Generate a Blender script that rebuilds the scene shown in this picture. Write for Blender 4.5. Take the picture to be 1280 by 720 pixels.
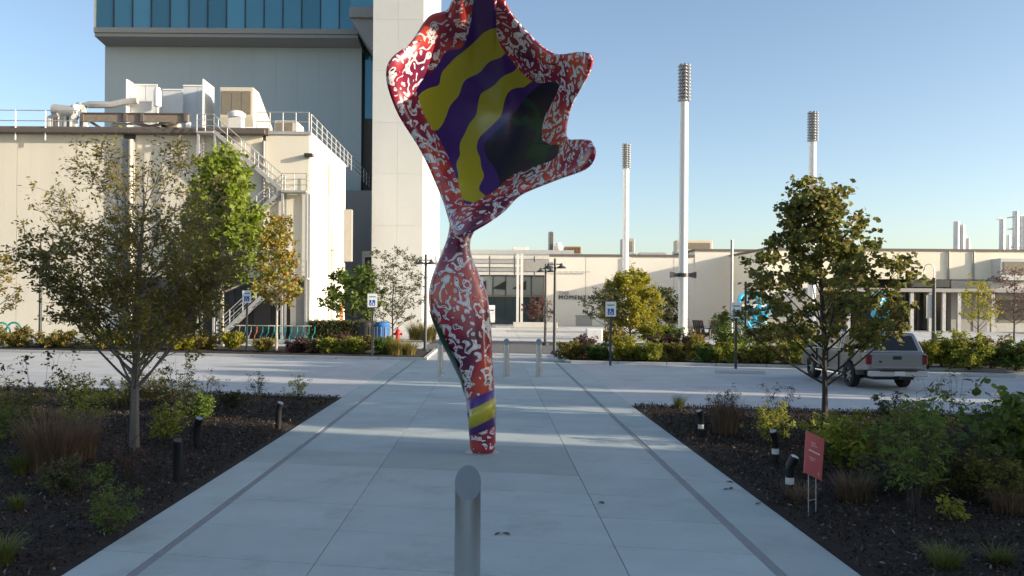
import bpy, bmesh, math, random
import numpy as np
from mathutils import Vector, Matrix, Euler
for o in list(bpy.data.objects): bpy.data.objects.remove(o)
R = math.radians
sc = bpy.context.scene
COL = sc.collection
rnd = random.Random(7)
nrng = np.random.default_rng(11)

# ------------------------------------------------------------------ camera
CAM = Vector((0, 0, 2.6)); FPX = 1050.0; PX, PY = 615.0, 378.0; ROLL = R(0.4)
cd = bpy.data.cameras.new('camera'); cam = bpy.data.objects.new('camera', cd); COL.objects.link(cam)
cd.sensor_width = 36; cd.lens = FPX / 1280 * 36; cd.clip_end = 6000; cd.clip_start = .05
cd.shift_x = (640 - PX) / 1280; cd.shift_y = (PY - 360) / 1280
cam.location = CAM; cam.rotation_euler = (R(90), -ROLL, 0); sc.camera = cam
# ------------------------------------------------------------------ light
SUN_EL, SUN_AZ = R(12.6), R(104.5)      # azimuth measured clockwise from +Y: the sun stands to the right, a little behind the camera
w = bpy.data.worlds.new('World'); sc.world = w; w.use_nodes = True
nt = w.node_tree; nt.nodes.clear()
out = nt.nodes.new('ShaderNodeOutputWorld'); bg = nt.nodes.new('ShaderNodeBackground'); sky = nt.nodes.new('ShaderNodeTexSky')
sky.sky_type = 'NISHITA'; sky.sun_disc = False; sky.sun_elevation = SUN_EL; sky.sun_rotation = SUN_AZ
sky.air_density = 1.0; sky.dust_density = 5.0; sky.ozone_density = 0.95; sky.altitude = 1650
bg.inputs['Strength'].default_value = .15
nt.links.new(sky.outputs[0], bg.inputs[0]); nt.links.new(bg.outputs[0], out.inputs[0])
sd = bpy.data.lights.new('sun', 'SUN'); sun = bpy.data.objects.new('sun', sd); COL.objects.link(sun)
sd.energy = 5.0; sd.angle = R(.5); sd.color = (1, .86, .68)
tosun = Vector((math.sin(SUN_AZ) * math.cos(SUN_EL), math.cos(SUN_AZ) * math.cos(SUN_EL), math.sin(SUN_EL)))
sun.rotation_euler = tosun.to_track_quat('Z', 'Y').to_euler(); sun.location = (30, -10, 30)
vs = sc.view_settings; vs.view_transform = 'Standard'; vs.look = 'None'; vs.gamma = 1; vs.exposure = .80
try: vs.use_curve_mapping = False
except Exception: pass

# ------------------------------------------------------------------ helpers
_r = Vector((math.cos(ROLL), 0, math.sin(ROLL))); _u = Vector((-math.sin(ROLL), 0, math.cos(ROLL)))
def P(px, py, Z):                      # point seen at a photo pixel, standing Z metres away
    px, py, Z = float(px), float(py), float(Z)
    return CAM + Z * ((px - PX) / FPX * _r + (PY - py) / FPX * _u + Vector((0, 1, 0)))
def G(px, py):                         # point of the ground seen at a photo pixel
    d = P(px, py, 1) - CAM
    return CAM + d * (-CAM.z / d.z)
def HZ(px, py, Z): return P(px, py, Z).z
def XZ(px, Z): return (px - PX) / FPX * Z

class MB:
    def __init__(s): s.v = []; s.f = []
    def add(s, vs_, fs):
        n = len(s.v); s.v += [tuple(p) for p in vs_]; s.f += [tuple(i + n for i in f) for f in fs]; return s
    def box(s, x0, x1, y0, y1, z0, z1):
        return s.add([(x0,y0,z0),(x1,y0,z0),(x1,y1,z0),(x0,y1,z0),(x0,y0,z1),(x1,y0,z1),(x1,y1,z1),(x0,y1,z1)],
                     [(0,3,2,1),(4,5,6,7),(0,1,5,4),(1,2,6,5),(2,3,7,6),(3,0,4,7)])
    def obox(s, c, ax, ay, az):        # oriented box, half vectors
        c, ax, ay, az = map(Vector, (c, ax, ay, az))
        p = [c - ax - ay - az, c + ax - ay - az, c + ax + ay - az, c - ax + ay - az, c - ax - ay + az, c + ax - ay + az, c + ax + ay + az, c - ax + ay + az]
        return s.add(p, [(0,3,2,1),(4,5,6,7),(0,1,5,4),(1,2,6,5),(2,3,7,6),(3,0,4,7)])
    def tube(s, pts, rad, n=6, cap=True, phase=0):
        pts = [Vector(p) for p in pts]; k = len(pts)
        if not hasattr(rad, '__len__'): rad = [rad] * k
        b = len(s.v); up = None
        for i, p in enumerate(pts):
            t = (pts[min(i+1, k-1)] - pts[max(i-1, 0)])
            if t.length < 1e-9: t = Vector((0,0,1))
            t.normalize()
            if up is None:
                up = Vector((1,0,0)) if abs(t.x) < .9 else Vector((0,1,0))
            a = (up - t * up.dot(t))
            if a.length < 1e-6: a = t.orthogonal()
            a.normalize(); up = a; c = t.cross(a)
            for j in range(n):
                q = 2 * math.pi * j / n + phase
                s.v.append(tuple(p + (a * math.cos(q) + c * math.sin(q)) * rad[i]))
        for i in range(k - 1):
            for j in range(n):
                s.f.append((b + i*n + j, b + i*n + (j+1) % n, b + (i+1)*n + (j+1) % n, b + (i+1)*n + j))
        if cap: s.f.append(tuple(b + j for j in reversed(range(n)))); s.f.append(tuple(b + (k-1)*n + j for j in range(n)))
        return s
    def lathe(s, c, prof, n=16, cap=True):      # profile (r, z) about a vertical axis
        c = Vector(c); b = len(s.v); k = len(prof)
        for r, z in prof:
            for j in range(n):
                q = 2*math.pi*j/n; s.v.append((c.x + r*math.cos(q), c.y + r*math.sin(q), c.z + z))
        for i in range(k-1):
            for j in range(n): s.f.append((b+i*n+j, b+i*n+(j+1)%n, b+(i+1)*n+(j+1)%n, b+(i+1)*n+j))
        if cap: s.f.append(tuple(b+j for j in reversed(range(n)))); s.f.append(tuple(b+(k-1)*n+j for j in range(n)))
        return s
    def prism(s, poly, axis, a, b):    # polygon in the plane normal to axis, extruded a..b
        def mk(p, t):
            return {'x': (t, p[0], p[1]), 'y': (p[0], t, p[1]), 'z': (p[0], p[1], t)}[axis]
        n = len(poly)
        vs_ = [mk(p, a) for p in poly] + [mk(p, b) for p in poly]
        fs = [tuple(range(n-1, -1, -1)), tuple(range(n, 2*n))] + [(i, (i+1) % n, n + (i+1) % n, n + i) for i in range(n)]
        return s.add(vs_, fs)

OFF = {}
def link(o, parent):
    COL.objects.link(o)
    if parent is not None: o.parent = parent
    return o
def thing(name, label, cat, loc=(0,0,0), group=None, off=True, rotz=0):
    o = bpy.data.objects.new(name, None); COL.objects.link(o); o.location = loc; o.rotation_euler = (0,0,rotz)
    o.empty_display_size = .2
    o['label'] = label; o['category'] = cat
    if group: o['group'] = group
    OFF[o.name] = Vector(loc) if off else Vector((0,0,0))
    return o
def mesh(mb, mat, off=(0,0,0), smooth=False, bevel=0, fixn=True):
    me = bpy.data.meshes.new('m')
    if any(off): vs_ = [(x-off[0], y-off[1], z-off[2]) for x, y, z in mb.v]
    else: vs_ = mb.v
    me.from_pydata(vs_, [], mb.f)
    if bevel or fixn:
        bm = bmesh.new(); bm.from_mesh(me)
        if fixn: bmesh.ops.recalc_face_normals(bm, faces=bm.faces)
        if bevel: bmesh.ops.bevel(bm, geom=list(bm.edges), offset=bevel, segments=1, affect='EDGES')
        bm.to_mesh(me); bm.free()
    if smooth:
        me.shade_smooth()
        try: me.set_sharp_from_angle(angle=R(38))
        except Exception: pass
    for m in (mat if isinstance(mat, (list, tuple)) else [mat]): me.materials.append(m)
    return me
def part(name, mb, mat, parent, smooth=False, bevel=0, label=None, fixn=True):
    off = OFF[parent.name]
    o = bpy.data.objects.new(name, mesh(mb, mat, off, smooth, bevel, fixn)); link(o, parent); OFF[o.name] = off
    if label: o['label'] = label
    return o
def share(name, me, parent, loc=(0,0,0), rot=(0,0,0), scale=None):
    o = bpy.data.objects.new(name, me); link(o, parent); o.location = loc; o.rotation_euler = rot
    if scale: o.scale = scale
    OFF[o.name] = Vector((0,0,0)); return o
def solo(name, mb, mat, label, cat, loc=(0,0,0), group=None, smooth=False, bevel=0, kind=None, fixn=True):
    o = bpy.data.objects.new(name, mesh(mb, mat, loc, smooth, bevel, fixn)); COL.objects.link(o); o.location = loc
    o['label'] = label; o['category'] = cat
    if group: o['group'] = group
    if kind: o['kind'] = kind
    OFF[o.name] = Vector(loc); return o
def struct(name, mb, mat, label=None, kind='structure', smooth=False, fixn=True):
    o = bpy.data.objects.new(name, mesh(mb, mat, (0,0,0), smooth, 0, fixn)); COL.objects.link(o); o['kind'] = kind
    if label: o['label'] = label
    OFF[o.name] = Vector((0,0,0)); return o
def copy_tree(o, parent=None):
    c = o.copy(); COL.objects.link(c); c.parent = parent
    OFF[c.name] = OFF.get(o.name, Vector((0,0,0)))
    for ch in list(o.children): copy_tree(ch, c)
    return c
def place(proto, first, loc, rotz=0, label=None, scale=None):
    o = proto if first else copy_tree(proto)
    o.location = loc; o.rotation_euler = (0, 0, rotz)
    if scale: o.scale = (scale,)*3
    if label: o['label'] = label
    return o

# ------------------------------------------------------------------ materials
def newmat(name):
    m = bpy.data.materials.new(name); m.use_nodes = True; n = m.node_tree
    return m, n, n.nodes['Principled BSDF']
def N(n, t, **kw):
    x = n.nodes.new(t)
    for k, v in kw.items():
        if k.startswith('i_'): x.inputs[k[2:].replace('_', ' ')].default_value = v
        else: setattr(x, k, v)
    return x
def surf(name, col, rough=.7, metal=0, var=.12, scale=3, fine=40, bump=.15, obvar=0, stain=None, streak=False, spec=.5, coat=0, hue=None, dist=.01):
    """base colour broken up by two noises (+ per object shade, stains, vertical streaks) with fine bump"""
    m, n, b = newmat(name); L = n.links.new
    geo = N(n, 'ShaderNodeNewGeometry'); mp = N(n, 'ShaderNodeMapping'); L(geo.outputs['Position'], mp.inputs[0])
    if streak: mp.inputs['Scale'].default_value = (1, 1, .08)
    n1 = N(n, 'ShaderNodeTexNoise', i_Scale=scale, i_Detail=5.0, i_Roughness=.6); L(mp.outputs[0], n1.inputs[0])
    n2 = N(n, 'ShaderNodeTexNoise', i_Scale=fine, i_Detail=3.0); L(geo.outputs['Position'], n2.inputs[0])
    mx = N(n, 'ShaderNodeMath', operation='ADD'); L(n1.outputs[0], mx.inputs[0])
    m2 = N(n, 'ShaderNodeMath', operation='MULTIPLY'); L(n2.outputs[0], m2.inputs[0]); m2.inputs[1].default_value = .6
    L(m2.outputs[0], mx.inputs[1])
    mr = N(n, 'ShaderNodeMapRange', i_From_Min=.45, i_From_Max=1.15, i_To_Min=1 - var, i_To_Max=1 + var); L(mx.outputs[0], mr.inputs[0])
    val = mr.outputs[0]
    if obvar:
        oi = N(n, 'ShaderNodeObjectInfo'); r2 = N(n, 'ShaderNodeMapRange', i_To_Min=1 - obvar, i_To_Max=1 + obvar); L(oi.outputs['Random'], r2.inputs[0])
        mm = N(n, 'ShaderNodeMath', operation='MULTIPLY'); L(val, mm.inputs[0]); L(r2.outputs[0], mm.inputs[1]); val = mm.outputs[0]
    rgb = N(n, 'ShaderNodeRGB'); rgb.outputs[0].default_value = (*col, 1)
    vm = N(n, 'ShaderNodeVectorMath', operation='SCALE'); L(rgb.outputs[0], vm.inputs[0]); L(val, vm.inputs['Scale'])
    cur = vm.outputs[0]
    if stain:
        n3 = N(n, 'ShaderNodeTexNoise', i_Scale=stain[1], i_Detail=6.0, i_Roughness=.7); L(mp.outputs[0], n3.inputs[0])
        r3 = N(n, 'ShaderNodeMapRange', i_From_Min=stain[2], i_From_Max=stain[3]); L(n3.outputs[0], r3.inputs[0])
        mix = N(n, 'ShaderNodeMix', data_type='RGBA'); L(r3.outputs[0], mix.inputs['Factor']); L(cur, mix.inputs['A']); mix.inputs['B'].default_value = (*stain[0], 1)
        cur = mix.outputs['Result']
    L(cur, b.inputs['Base Color'])
    b.inputs['Roughness'].default_value = rough; b.inputs['Metallic'].default_value = metal
    b.inputs['Specular IOR Level'].default_value = spec; b.inputs['Coat Weight'].default_value = coat
    if bump:
        bp = N(n, 'ShaderNodeBump', i_Strength=bump, i_Distance=dist); L(n2.outputs[0], bp.inputs['Height']); L(bp.outputs[0], b.inputs['Normal'])
    return m
def leafmat(name, cols, trans=.35, rough=.55):
    m, n, b = newmat(name); L = n.links.new
    geo = N(n, 'ShaderNodeNewGeometry'); rp = N(n, 'ShaderNodeValToRGB'); L(geo.outputs['Random Per Island'], rp.inputs[0])
    cr = rp.color_ramp; k = len(cols)
    while len(cr.elements) < k: cr.elements.new(.5)
    for i, c in enumerate(cols): cr.elements[i].position = i / max(1, k - 1); cr.elements[i].color = (*c, 1)
    n1 = N(n, 'ShaderNodeTexNoise', i_Scale=1.3, i_Detail=2.0); L(geo.outputs['Position'], n1.inputs[0])
    mr = N(n, 'ShaderNodeMapRange', i_From_Min=.3, i_From_Max=.7, i_To_Min=.7, i_To_Max=1.3); L(n1.outputs[0], mr.inputs[0])
    vm = N(n, 'ShaderNodeVectorMath', operation='SCALE'); L(rp.outputs[0], vm.inputs[0]); L(mr.outputs[0], vm.inputs['Scale'])
    L(vm.outputs[0], b.inputs['Base Color']); b.inputs['Roughness'].default_value = rough; b.inputs['Specular IOR Level'].default_value = .3
    tr = N(n, 'ShaderNodeBsdfTranslucent'); L(vm.outputs[0], tr.inputs[0]); ms = N(n, 'ShaderNodeMixShader'); ms.inputs[0].default_value = trans
    L(b.outputs[0], ms.inputs[1]); L(tr.outputs[0], ms.inputs[2]); L(ms.outputs[0], n.nodes['Material Output'].inputs[0])
    return m
def glassmat(name, col, metal=.5, rough=.06, wav=.0):
    m, n, b = newmat(name)
    b.inputs['Base Color'].default_value = (*col, 1); b.inputs['Metallic'].default_value = metal; b.inputs['Roughness'].default_value = rough
    oi = N(n, 'ShaderNodeObjectInfo'); r2 = N(n, 'ShaderNodeMapRange', i_To_Min=.75, i_To_Max=1.2); n.links.new(oi.outputs['Random'], r2.inputs[0])
    rgb = N(n, 'ShaderNodeRGB'); rgb.outputs[0].default_value = (*col, 1)
    vm = N(n, 'ShaderNodeVectorMath', operation='SCALE'); n.links.new(rgb.outputs[0], vm.inputs[0]); n.links.new(r2.outputs[0], vm.inputs['Scale'])
    n.links.new(vm.outputs[0], b.inputs['Base Color'])
    if wav:
        g = N(n, 'ShaderNodeNewGeometry'); t = N(n, 'ShaderNodeTexNoise', i_Scale=.6); n.links.new(g.outputs['Position'], t.inputs[0])
        bp = N(n, 'ShaderNodeBump', i_Strength=wav, i_Distance=.05); n.links.new(t.outputs[0], bp.inputs['Height']); n.links.new(bp.outputs[0], b.inputs['Normal'])
    return m

M = {}
M['slab'] = surf('slab', (.41,.465,.455), .85, var=.14, scale=1.1, fine=55, bump=.15, obvar=.085, stain=((.28,.315,.31), .8, .54, .80))
M['pad'] = surf('pad', (.335,.385,.375), .85, var=.10, scale=1.6, fine=55, bump=.12)
M['drain'] = surf('drain', (.25,.26,.265), .8, var=.2, scale=6, fine=50)
M['joint'] = surf('joint', (.13,.13,.125), .9, var=.2)
M['lot'] = surf('lot', (.48,.485,.475), .88, var=.16, scale=.8, fine=40, bump=.12, obvar=.09, stain=((.28,.27,.26), .5, .56, .8))
M['kerb'] = surf('kerb', (.47,.46,.43), .85, var=.12, scale=2, fine=40, obvar=.05)
M['asphalt'] = surf('asphalt', (.12,.12,.12), .9, var=.2, scale=.7, fine=60, bump=.3)
M['soil'] = surf('soil', (.16,.14,.10), .95, var=.3, scale=.2, fine=5)
M['mulch'] = surf('mulch', (.026,.0195,.015), .95, var=.55, scale=4, fine=28, bump=1, dist=.06, stain=((.045,.034,.027), 7, .56, .75))
M['cream'] = surf('cream', (.65,.61,.51), .8, var=.10, scale=.5, fine=20, bump=.05, obvar=.05, streak=True, stain=((.58,.53,.44), 1.2, .56, .88))
M['rcream'] = surf('rcream', (.78,.72,.58), .8, var=.05, scale=.5, fine=20, bump=.05, streak=True)
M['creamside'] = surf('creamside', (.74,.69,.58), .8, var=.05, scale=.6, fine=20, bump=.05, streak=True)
M['mcream'] = surf('mcream', (.73,.685,.60), .85, var=.05, scale=.4, fine=15, bump=.05)
M['tower'] = surf('tower', (.48,.50,.50), .6, var=.04, scale=.5, fine=20, bump=.03, obvar=.02)
M['greywall'] = surf('greywall', (.45,.51,.515), .55, var=.05, scale=.7, fine=10, bump=.02, streak=True, obvar=.02)
M['fascia'] = surf('fascia', (.30,.29,.275), .5, var=.06)
M['eave'] = surf('eave', (.12,.105,.095), .7, var=.2)
M['steel'] = surf('steel', (.50,.50,.49), .45, metal=.5, var=.12, scale=4, fine=30, bump=.05)
M['galv'] = surf('galv', (.42,.42,.41), .5, metal=.3, var=.2, scale=3, fine=20)
M['white'] = surf('white', (.78,.77,.74), .5, var=.06)
M['offwhite'] = surf('offwhite', (.62,.61,.58), .55, var=.1)
M['hood'] = surf('hood', (.60,.54,.42), .6, var=.08)
M['louvre'] = surf('louvre', (.20,.175,.13), .7, var=.2)
M['rust'] = surf('rust', (.21,.17,.135), .8, var=.35, scale=4)
M['dark'] = surf('dark', (.028,.028,.03), .5, var=.2)
M['black'] = surf('black', (.012,.012,.013), .45, var=.2)
M['darkpost'] = surf('darkpost', (.04,.045,.05), .45, var=.2)
M['pole'] = surf('pole', (.74,.74,.72), .45, var=.05, scale=1)
M['stainless'] = surf('stainless', (.58,.58,.57), .3, metal=1, var=.08, scale=3, fine=90, bump=.04)
M['bollard'] = surf('bollard', (.50,.51,.51), .30, metal=1, var=.10, scale=3, fine=90, bump=.05)
M['blue'] = surf('blue', (.02,.10,.40), .5, var=.05)
M['binblue'] = surf('binblue', (.03,.14,.38), .5, var=.1)
M['red'] = surf('red', (.42,.02,.02), .45, var=.1)
M['signred'] = surf('signred', (.52,.12,.13), .6, var=.06)
M['signpink'] = surf('signpink', (.75,.42,.42), .6, var=.04)
M['orange'] = surf('orange', (.55,.15,.05), .6, var=.1)
M['turq'] = surf('turq', (.04,.40,.58), .45, var=.15, scale=3)
M['teal'] = surf('teal', (.02,.30,.26), .5, var=.15)
M['banner'] = surf('banner', (.05,.05,.055), .7, var=.1)
M['copper'] = surf('copper', (.16,.06,.05), .45, var=.2)
M['glass'] = glassmat('glass', (.11,.27,.33), .5, .05, .03)
M['glass2'] = glassmat('glass2', (.045,.07,.085), .35, .08)
M['glass3'] = glassmat('glass3', (.30,.33,.335), .15, .12)
M['crate'] = surf('crate', (.36,.20,.08), .8, var=.3, scale=3)
M['darkglass'] = glassmat('darkglass', (.015,.018,.02), .2, .06)
M['carglass'] = glassmat('carglass', (.012,.014,.016), .1, .04)
M['carpaint'] = surf('carpaint', (.27,.275,.275), .36, metal=.55, var=.05, scale=2, fine=200, bump=0, coat=.6, stain=((.22,.21,.19), 2.5, .64, .9))
M['chrome'] = surf('chrome', (.65,.65,.65), .15, metal=1, var=.04, bump=0)
M['tyre'] = surf('tyre', (.018,.018,.018), .85, var=.25, fine=60)
M['rim'] = surf('rim', (.45,.45,.45), .35, metal=.8, var=.1)
M['taillight'] = surf('taillight', (.16,.012,.015), .2, var=.1, bump=0, coat=.8)
M['plate'] = surf('plate', (.62,.62,.6), .5, var=.06)
M['bark_grey'] = surf('bark_grey', (.14,.125,.11), .9, var=.35, scale=9, fine=60, bump=.6, streak=True)
M['bark_dark'] = surf('bark_dark', (.055,.045,.038), .9, var=.35, scale=9, fine=60, bump=.6)
M['bark_pale'] = surf('bark_pale', (.36,.33,.28), .9, var=.3, scale=6, fine=50, bump=.4)
M['stem'] = surf('stem', (.07,.055,.035), .9, var=.3)
M['wood'] = surf('wood', (.035,.03,.028), .7, var=.2)
L_ = leafmat
M['lf_olive'] = L_('lf_olive', [(.15,.11,.035),(.21,.175,.04),(.26,.21,.045),(.17,.18,.04),(.28,.19,.055),(.21,.21,.045)], 0.48)
M['lf_right'] = L_('lf_right', [(.11,.15,.035),(.17,.19,.045),(.23,.22,.055),(.28,.20,.06),(.14,.17,.045),(.34,.31,.07)], 0.5)
M['lf_bright'] = L_('lf_bright', [(.15,.21,.025),(.21,.28,.03),(.26,.32,.04),(.17,.22,.025)], 0.45)
M['lf_autumn'] = L_('lf_autumn', [(.36,.15,.05),(.40,.25,.04),(.36,.31,.05),(.27,.28,.05),(.20,.25,.04),(.38,.18,.06)], 0.42)
M['lf_yellow'] = L_('lf_yellow', [(.33,.31,.03),(.42,.36,.035),(.30,.31,.035),(.24,.26,.035),(.45,.34,.05)], 0.48)
M['lf_green'] = L_('lf_green', [(.09,.15,.03),(.13,.19,.035),(.16,.22,.04),(.08,.12,.03)], 0.42)
M['lf_dark'] = L_('lf_dark', [(0.054,0.076,0.029),(0.082,0.100,0.036),(0.108,0.108,0.046),(0.064,0.064,0.032)])
M['lf_ygreen'] = L_('lf_ygreen', [(.25,.28,.035),(.32,.33,.045),(.20,.23,.035),(.36,.33,.06)], 0.45)
M['lf_purple'] = L_('lf_purple', [(0.112,0.048,0.053),(0.150,0.075,0.068),(0.090,0.045,0.042),(0.180,0.112,0.090)])
M['lf_brown'] = L_('lf_brown', [(0.111,0.065,0.042),(0.156,0.098,0.058),(0.085,0.058,0.039),(0.182,0.130,0.078)])
M['gr_brown'] = L_('gr_brown', [(0.156,0.098,0.065),(0.208,0.137,0.085),(0.117,0.078,0.052),(0.260,0.182,0.104)], .25)
M['gr_green'] = L_('gr_green', [(0.117,0.143,0.033),(0.169,0.182,0.039),(0.091,0.117,0.026),(0.221,0.208,0.065)], .3)
M['gr_gold'] = L_('gr_gold', [(.26,.20,.05),(.20,.19,.04),(.30,.24,.08),(.18,.16,.05)], .3)
M['debris'] = L_('debris', [(.035,.022,.014),(.05,.034,.022),(.022,.016,.012),(.08,.05,.03),(.03,.022,.018),(.02,.016,.014),(.045,.032,.024),(.09,.065,.045),(.02,.017,.015),(.26,.21,.16)], .1, .9)

# ------------------------------------------------------------------ the setting
SK = -.18                                  # the lot runs at a slant to the walk
def yk(c, x): return c + SK * x
struct('ground', MB().add([(-2500,-400,-.16),(2500,-400,-.16),(2500,4000,-.16),(-2500,4000,-.16)], [(0,1,2,3)]), M['soil'], fixn=False)
def skewquad(x0, x1, c0, c1, z0, z1):
    p = [(x0, yk(c0,x0)), (x1, yk(c0,x1)), (x1, yk(c1,x1)), (x0, yk(c1,x0))]
    return MB().prism(p, 'z', z0, z1)
XL, XR = -4.04, 3.57
BACK = 22.15                               # back edge of the beds at x = 0
path = struct('path', skewquad(XL, XR, -6, 37.4, -.14, -.02), M['joint'])
def slab_row(cols, c0, c1, mat, parent, nm='slab', gap=.004):
    for x0, x1 in cols:
        mb = skewquad(x0 + gap, x1 - gap, c0 + gap*2, c1 - gap*2, -.08, rnd.uniform(-.0015, .0015))
        cx, cy = (x0 + x1) / 2, yk((c0 + c1) / 2, (x0 + x1) / 2)
        o = bpy.data.objects.new(nm, mesh(mb, mat, (cx, cy, 0), bevel=.004)); link(o, parent); o.location = (cx, cy, 0)
inner = [(-3.34,-1.74),(-1.74,1.33),(1.33,2.75)]
c = -4.2
rows = []
while c < 37: rows.append(c); c += 1.22
for i, c in enumerate(rows):
    c1 = min(c + 1.22, 37.4)
    pad = 12.6 < c < 15.2
    slab_row([inner[0], inner[2]], c, c1, M['slab'], path)
    if pad:
        if not any(12.6 < q < c for q in rows): padc0 = c
        padc1 = c1
    else: slab_row([inner[1]], c, c1, M['slab'], path)
slab_row([inner[1]], padc0, padc1, M['pad'], path)
c = -4.2
while c < 37:
    slab_row([(XL, -3.44), (2.85, XR)], c, min(c + 2.44, 37.4), M['slab'], path); c += 2.44
for x0, x1 in ((-3.44, -3.34), (2.75, 2.85)):
    part('drain_strip', skewquad(x0, x1, -4.2, 37.4, -.10, -.006), M['drain'], path)
# parking lot of concrete panels
lot = struct('parking_lot', MB().add([(-70, yk(BACK,-70), -.09), (XL, yk(BACK,XL), -.09), (XL, yk(36.8,XL), -.09), (-70, yk(36.8,-70), -.09),
     (XR, yk(BACK,XR), -.09), (75, yk(BACK,75), -.09), (75, yk(36.8,75), -.09), (XR, yk(36.8,XR), -.09)], [(0,1,2,3),(4,5,6,7)]), M['joint'])
pw = 4.4; nrow = 3; ph = (36.8 - BACK) / nrow
pm = mesh(skewquad(0, pw - .012, 0, ph - .012, -.06, 0), M['lot'])
for k in range(15):
    for j in range(nrow):
        if XL - (k+1)*pw > -62: share('concrete_panel', pm, lot, (XL - (k+1)*pw, yk(BACK + j*ph, XL - (k+1)*pw), -.001 - .001*rnd.random()))
        share('concrete_panel', pm, lot, (XR + k*pw, yk(BACK + j*ph, XR + k*pw), -.001 - .001*rnd.random()))
# beds of mulch
def bed(x0, x1, c0, c1, nx, ny, z=-.02, amp=.06, label=None):
    vs_, fs = [], []
    for j in range(ny + 1):
        for i in range(nx + 1):
            x = x0 + (x1-x0)*i/nx; cc = c0 + (c1-c0)*j/ny
            e = min(i, nx-i, j, ny-j)
            h = z if e == 0 else z + amp*(.4 + .6*rnd.random()) * min(1, e/2)
            vs_.append((x, yk(cc, x), h))
    for j in range(ny):
        for i in range(nx):
            a = j*(nx+1)+i; fs.append((a, a+1, a+nx+2, a+nx+1))
    o = struct('planting_bed', MB().add(vs_, fs), M['mulch'], label, fixn=False); o.data.shade_smooth(); return o
bed(-34, XL - .02, -4, BACK - .05, 150, 130, label='dark mulch bed left of the walk')
bed(XR + .02, 34, -4, BACK - .05, 150, 130, label='dark mulch bed right of the walk')
NB = 36.8
bed(-26, -3.05, NB + .2, NB + 7.5, 80, 30, .06, .08, label='mulch strip behind the left kerb')
bed(3.4, 40, NB + .2, NB + 5.5, 110, 24, .06, .08, label='mulch strip behind the right kerb')
def debris(name, label, x0, x1, c0, c1, n, near, size):
    x = nrng.uniform(x0, x1, n*3); cc = nrng.uniform(c0, c1, n*3)
    y = cc + SK*x; keep = (y > 4) & (np.abs(x) < .75*y + 1)
    x, y = x[keep][:n], y[keep][:n]; k = len(x)
    pos = np.stack([x, y, np.full(k, .045) + nrng.uniform(0, .02, k)], 1)
    V, F = leaf_arrays(pos, nrng.uniform(size*.5, size*1.3, k), up=.6, aspect=.38)
    o = np_obj(name, V, F, M['debris'], None); o['kind'] = 'stuff'; o['label'] = label; o['category'] = 'mulch'; return o
def leaf_arrays(pos, size, up=.3, aspect=.5, out=None, fold=.25, droop=0):
    k = len(pos); size = np.asarray(size).reshape(-1, 1) * np.ones((k, 1))
    d = nrng.normal(size=(k, 3)); d[:, 2] = d[:, 2]*.6 - droop
    if out is not None: d += out
    d /= np.linalg.norm(d, axis=1, keepdims=True) + 1e-9
    nn = nrng.normal(size=(k, 3)) * (1 - up); nn[:, 2] += up * 1.6
    s = np.cross(d, nn); s /= np.linalg.norm(s, axis=1, keepdims=True) + 1e-9
    nn = np.cross(s, d)
    w_ = size * aspect * .5; fl = w_ * fold
    b = pos; t = pos + d*size
    l1 = pos + d*size*.28 - s*w_*.9 + nn*fl; l2 = pos + d*size*.66 - s*w_*.8 + nn*fl
    r1 = pos + d*size*.28 + s*w_*.9 + nn*fl; r2 = pos + d*size*.66 + s*w_*.8 + nn*fl
    V = np.stack([b, l1, l2, t, r2, r1], 1).reshape(-1, 3)
    i = np.arange(k)[:, None]*6
    F = np.concatenate([i + np.array([[0, 3, 2, 1]]), i + np.array([[0, 5, 4, 3]])], 1).reshape(-1, 4)
    return V, F
def np_mesh(V, F, mat):
    me = bpy.data.meshes.new('m'); nv, nf, k = len(V), len(F), F.shape[1]
    me.vertices.add(nv); me.vertices.foreach_set('co', np.ascontiguousarray(V, dtype=np.float32).ravel())
    me.loops.add(nf*k); me.loops.foreach_set('vertex_index', np.ascontiguousarray(F, dtype=np.int32).ravel())
    me.polygons.add(nf); me.polygons.foreach_set('loop_start', np.arange(0, nf*k, k, dtype=np.int32))
    try: me.polygons.foreach_set('loop_total', np.full(nf, k, dtype=np.int32))
    except Exception: pass
    me.materials.append(mat); me.update(calc_edges=True); me.validate(); return me
def np_obj(name, V, F, mat, parent):
    o = bpy.data.objects.new(name, np_mesh(V, F, mat)); link(o, parent); OFF[o.name] = Vector((0,0,0)); return o
debris('mulch_chips', 'bark chips and dry leaves strewn over the left bed', -24, XL - .05, 2, BACK - .1, 70000, 1, .06)
debris('mulch_chips', 'bark chips and dry leaves strewn over the right bed', XR + .05, 24, 2, BACK - .1, 70000, 1, .06)
# kerbs of the far strips (one stone each) and low edging of the beds
kerb_me = mesh(skewquad(0, 1.98, 0, .16, -.10, .12), M['kerb'], bevel=.015)
kl = struct('kerb', skewquad(-26, -3.05, NB + .03, NB + .13, -.13, .06), M['joint'], 'concrete kerb in front of the left planting strip')
for k in range(11): share('kerb_stone', kerb_me, kl, (-3.05 - 2*(k+1), yk(NB, -3.05 - 2*(k+1)), 0))
kr = struct('kerb', skewquad(3.4, 40, NB + .03, NB + .13, -.13, .06), M['joint'], 'concrete kerb in front of the right planting strip')
for k in range(18): share('kerb_stone', kerb_me, kr, (3.4 + 2*k, yk(NB, 3.4 + 2*k), 0))
for xe, lb in ((-3.05, 'left'), (3.4, 'right')):
    c1 = NB + (7.5 if lb == 'left' else 5.5)
    struct('kerb', skewquad(xe - (.0 if lb == 'left' else .16), xe + (.16 if lb == 'left' else 0), NB + .17, c1, -.13, .119), M['kerb'], 'kerb along the walk at the end of the ' + lb + ' strip')
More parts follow.
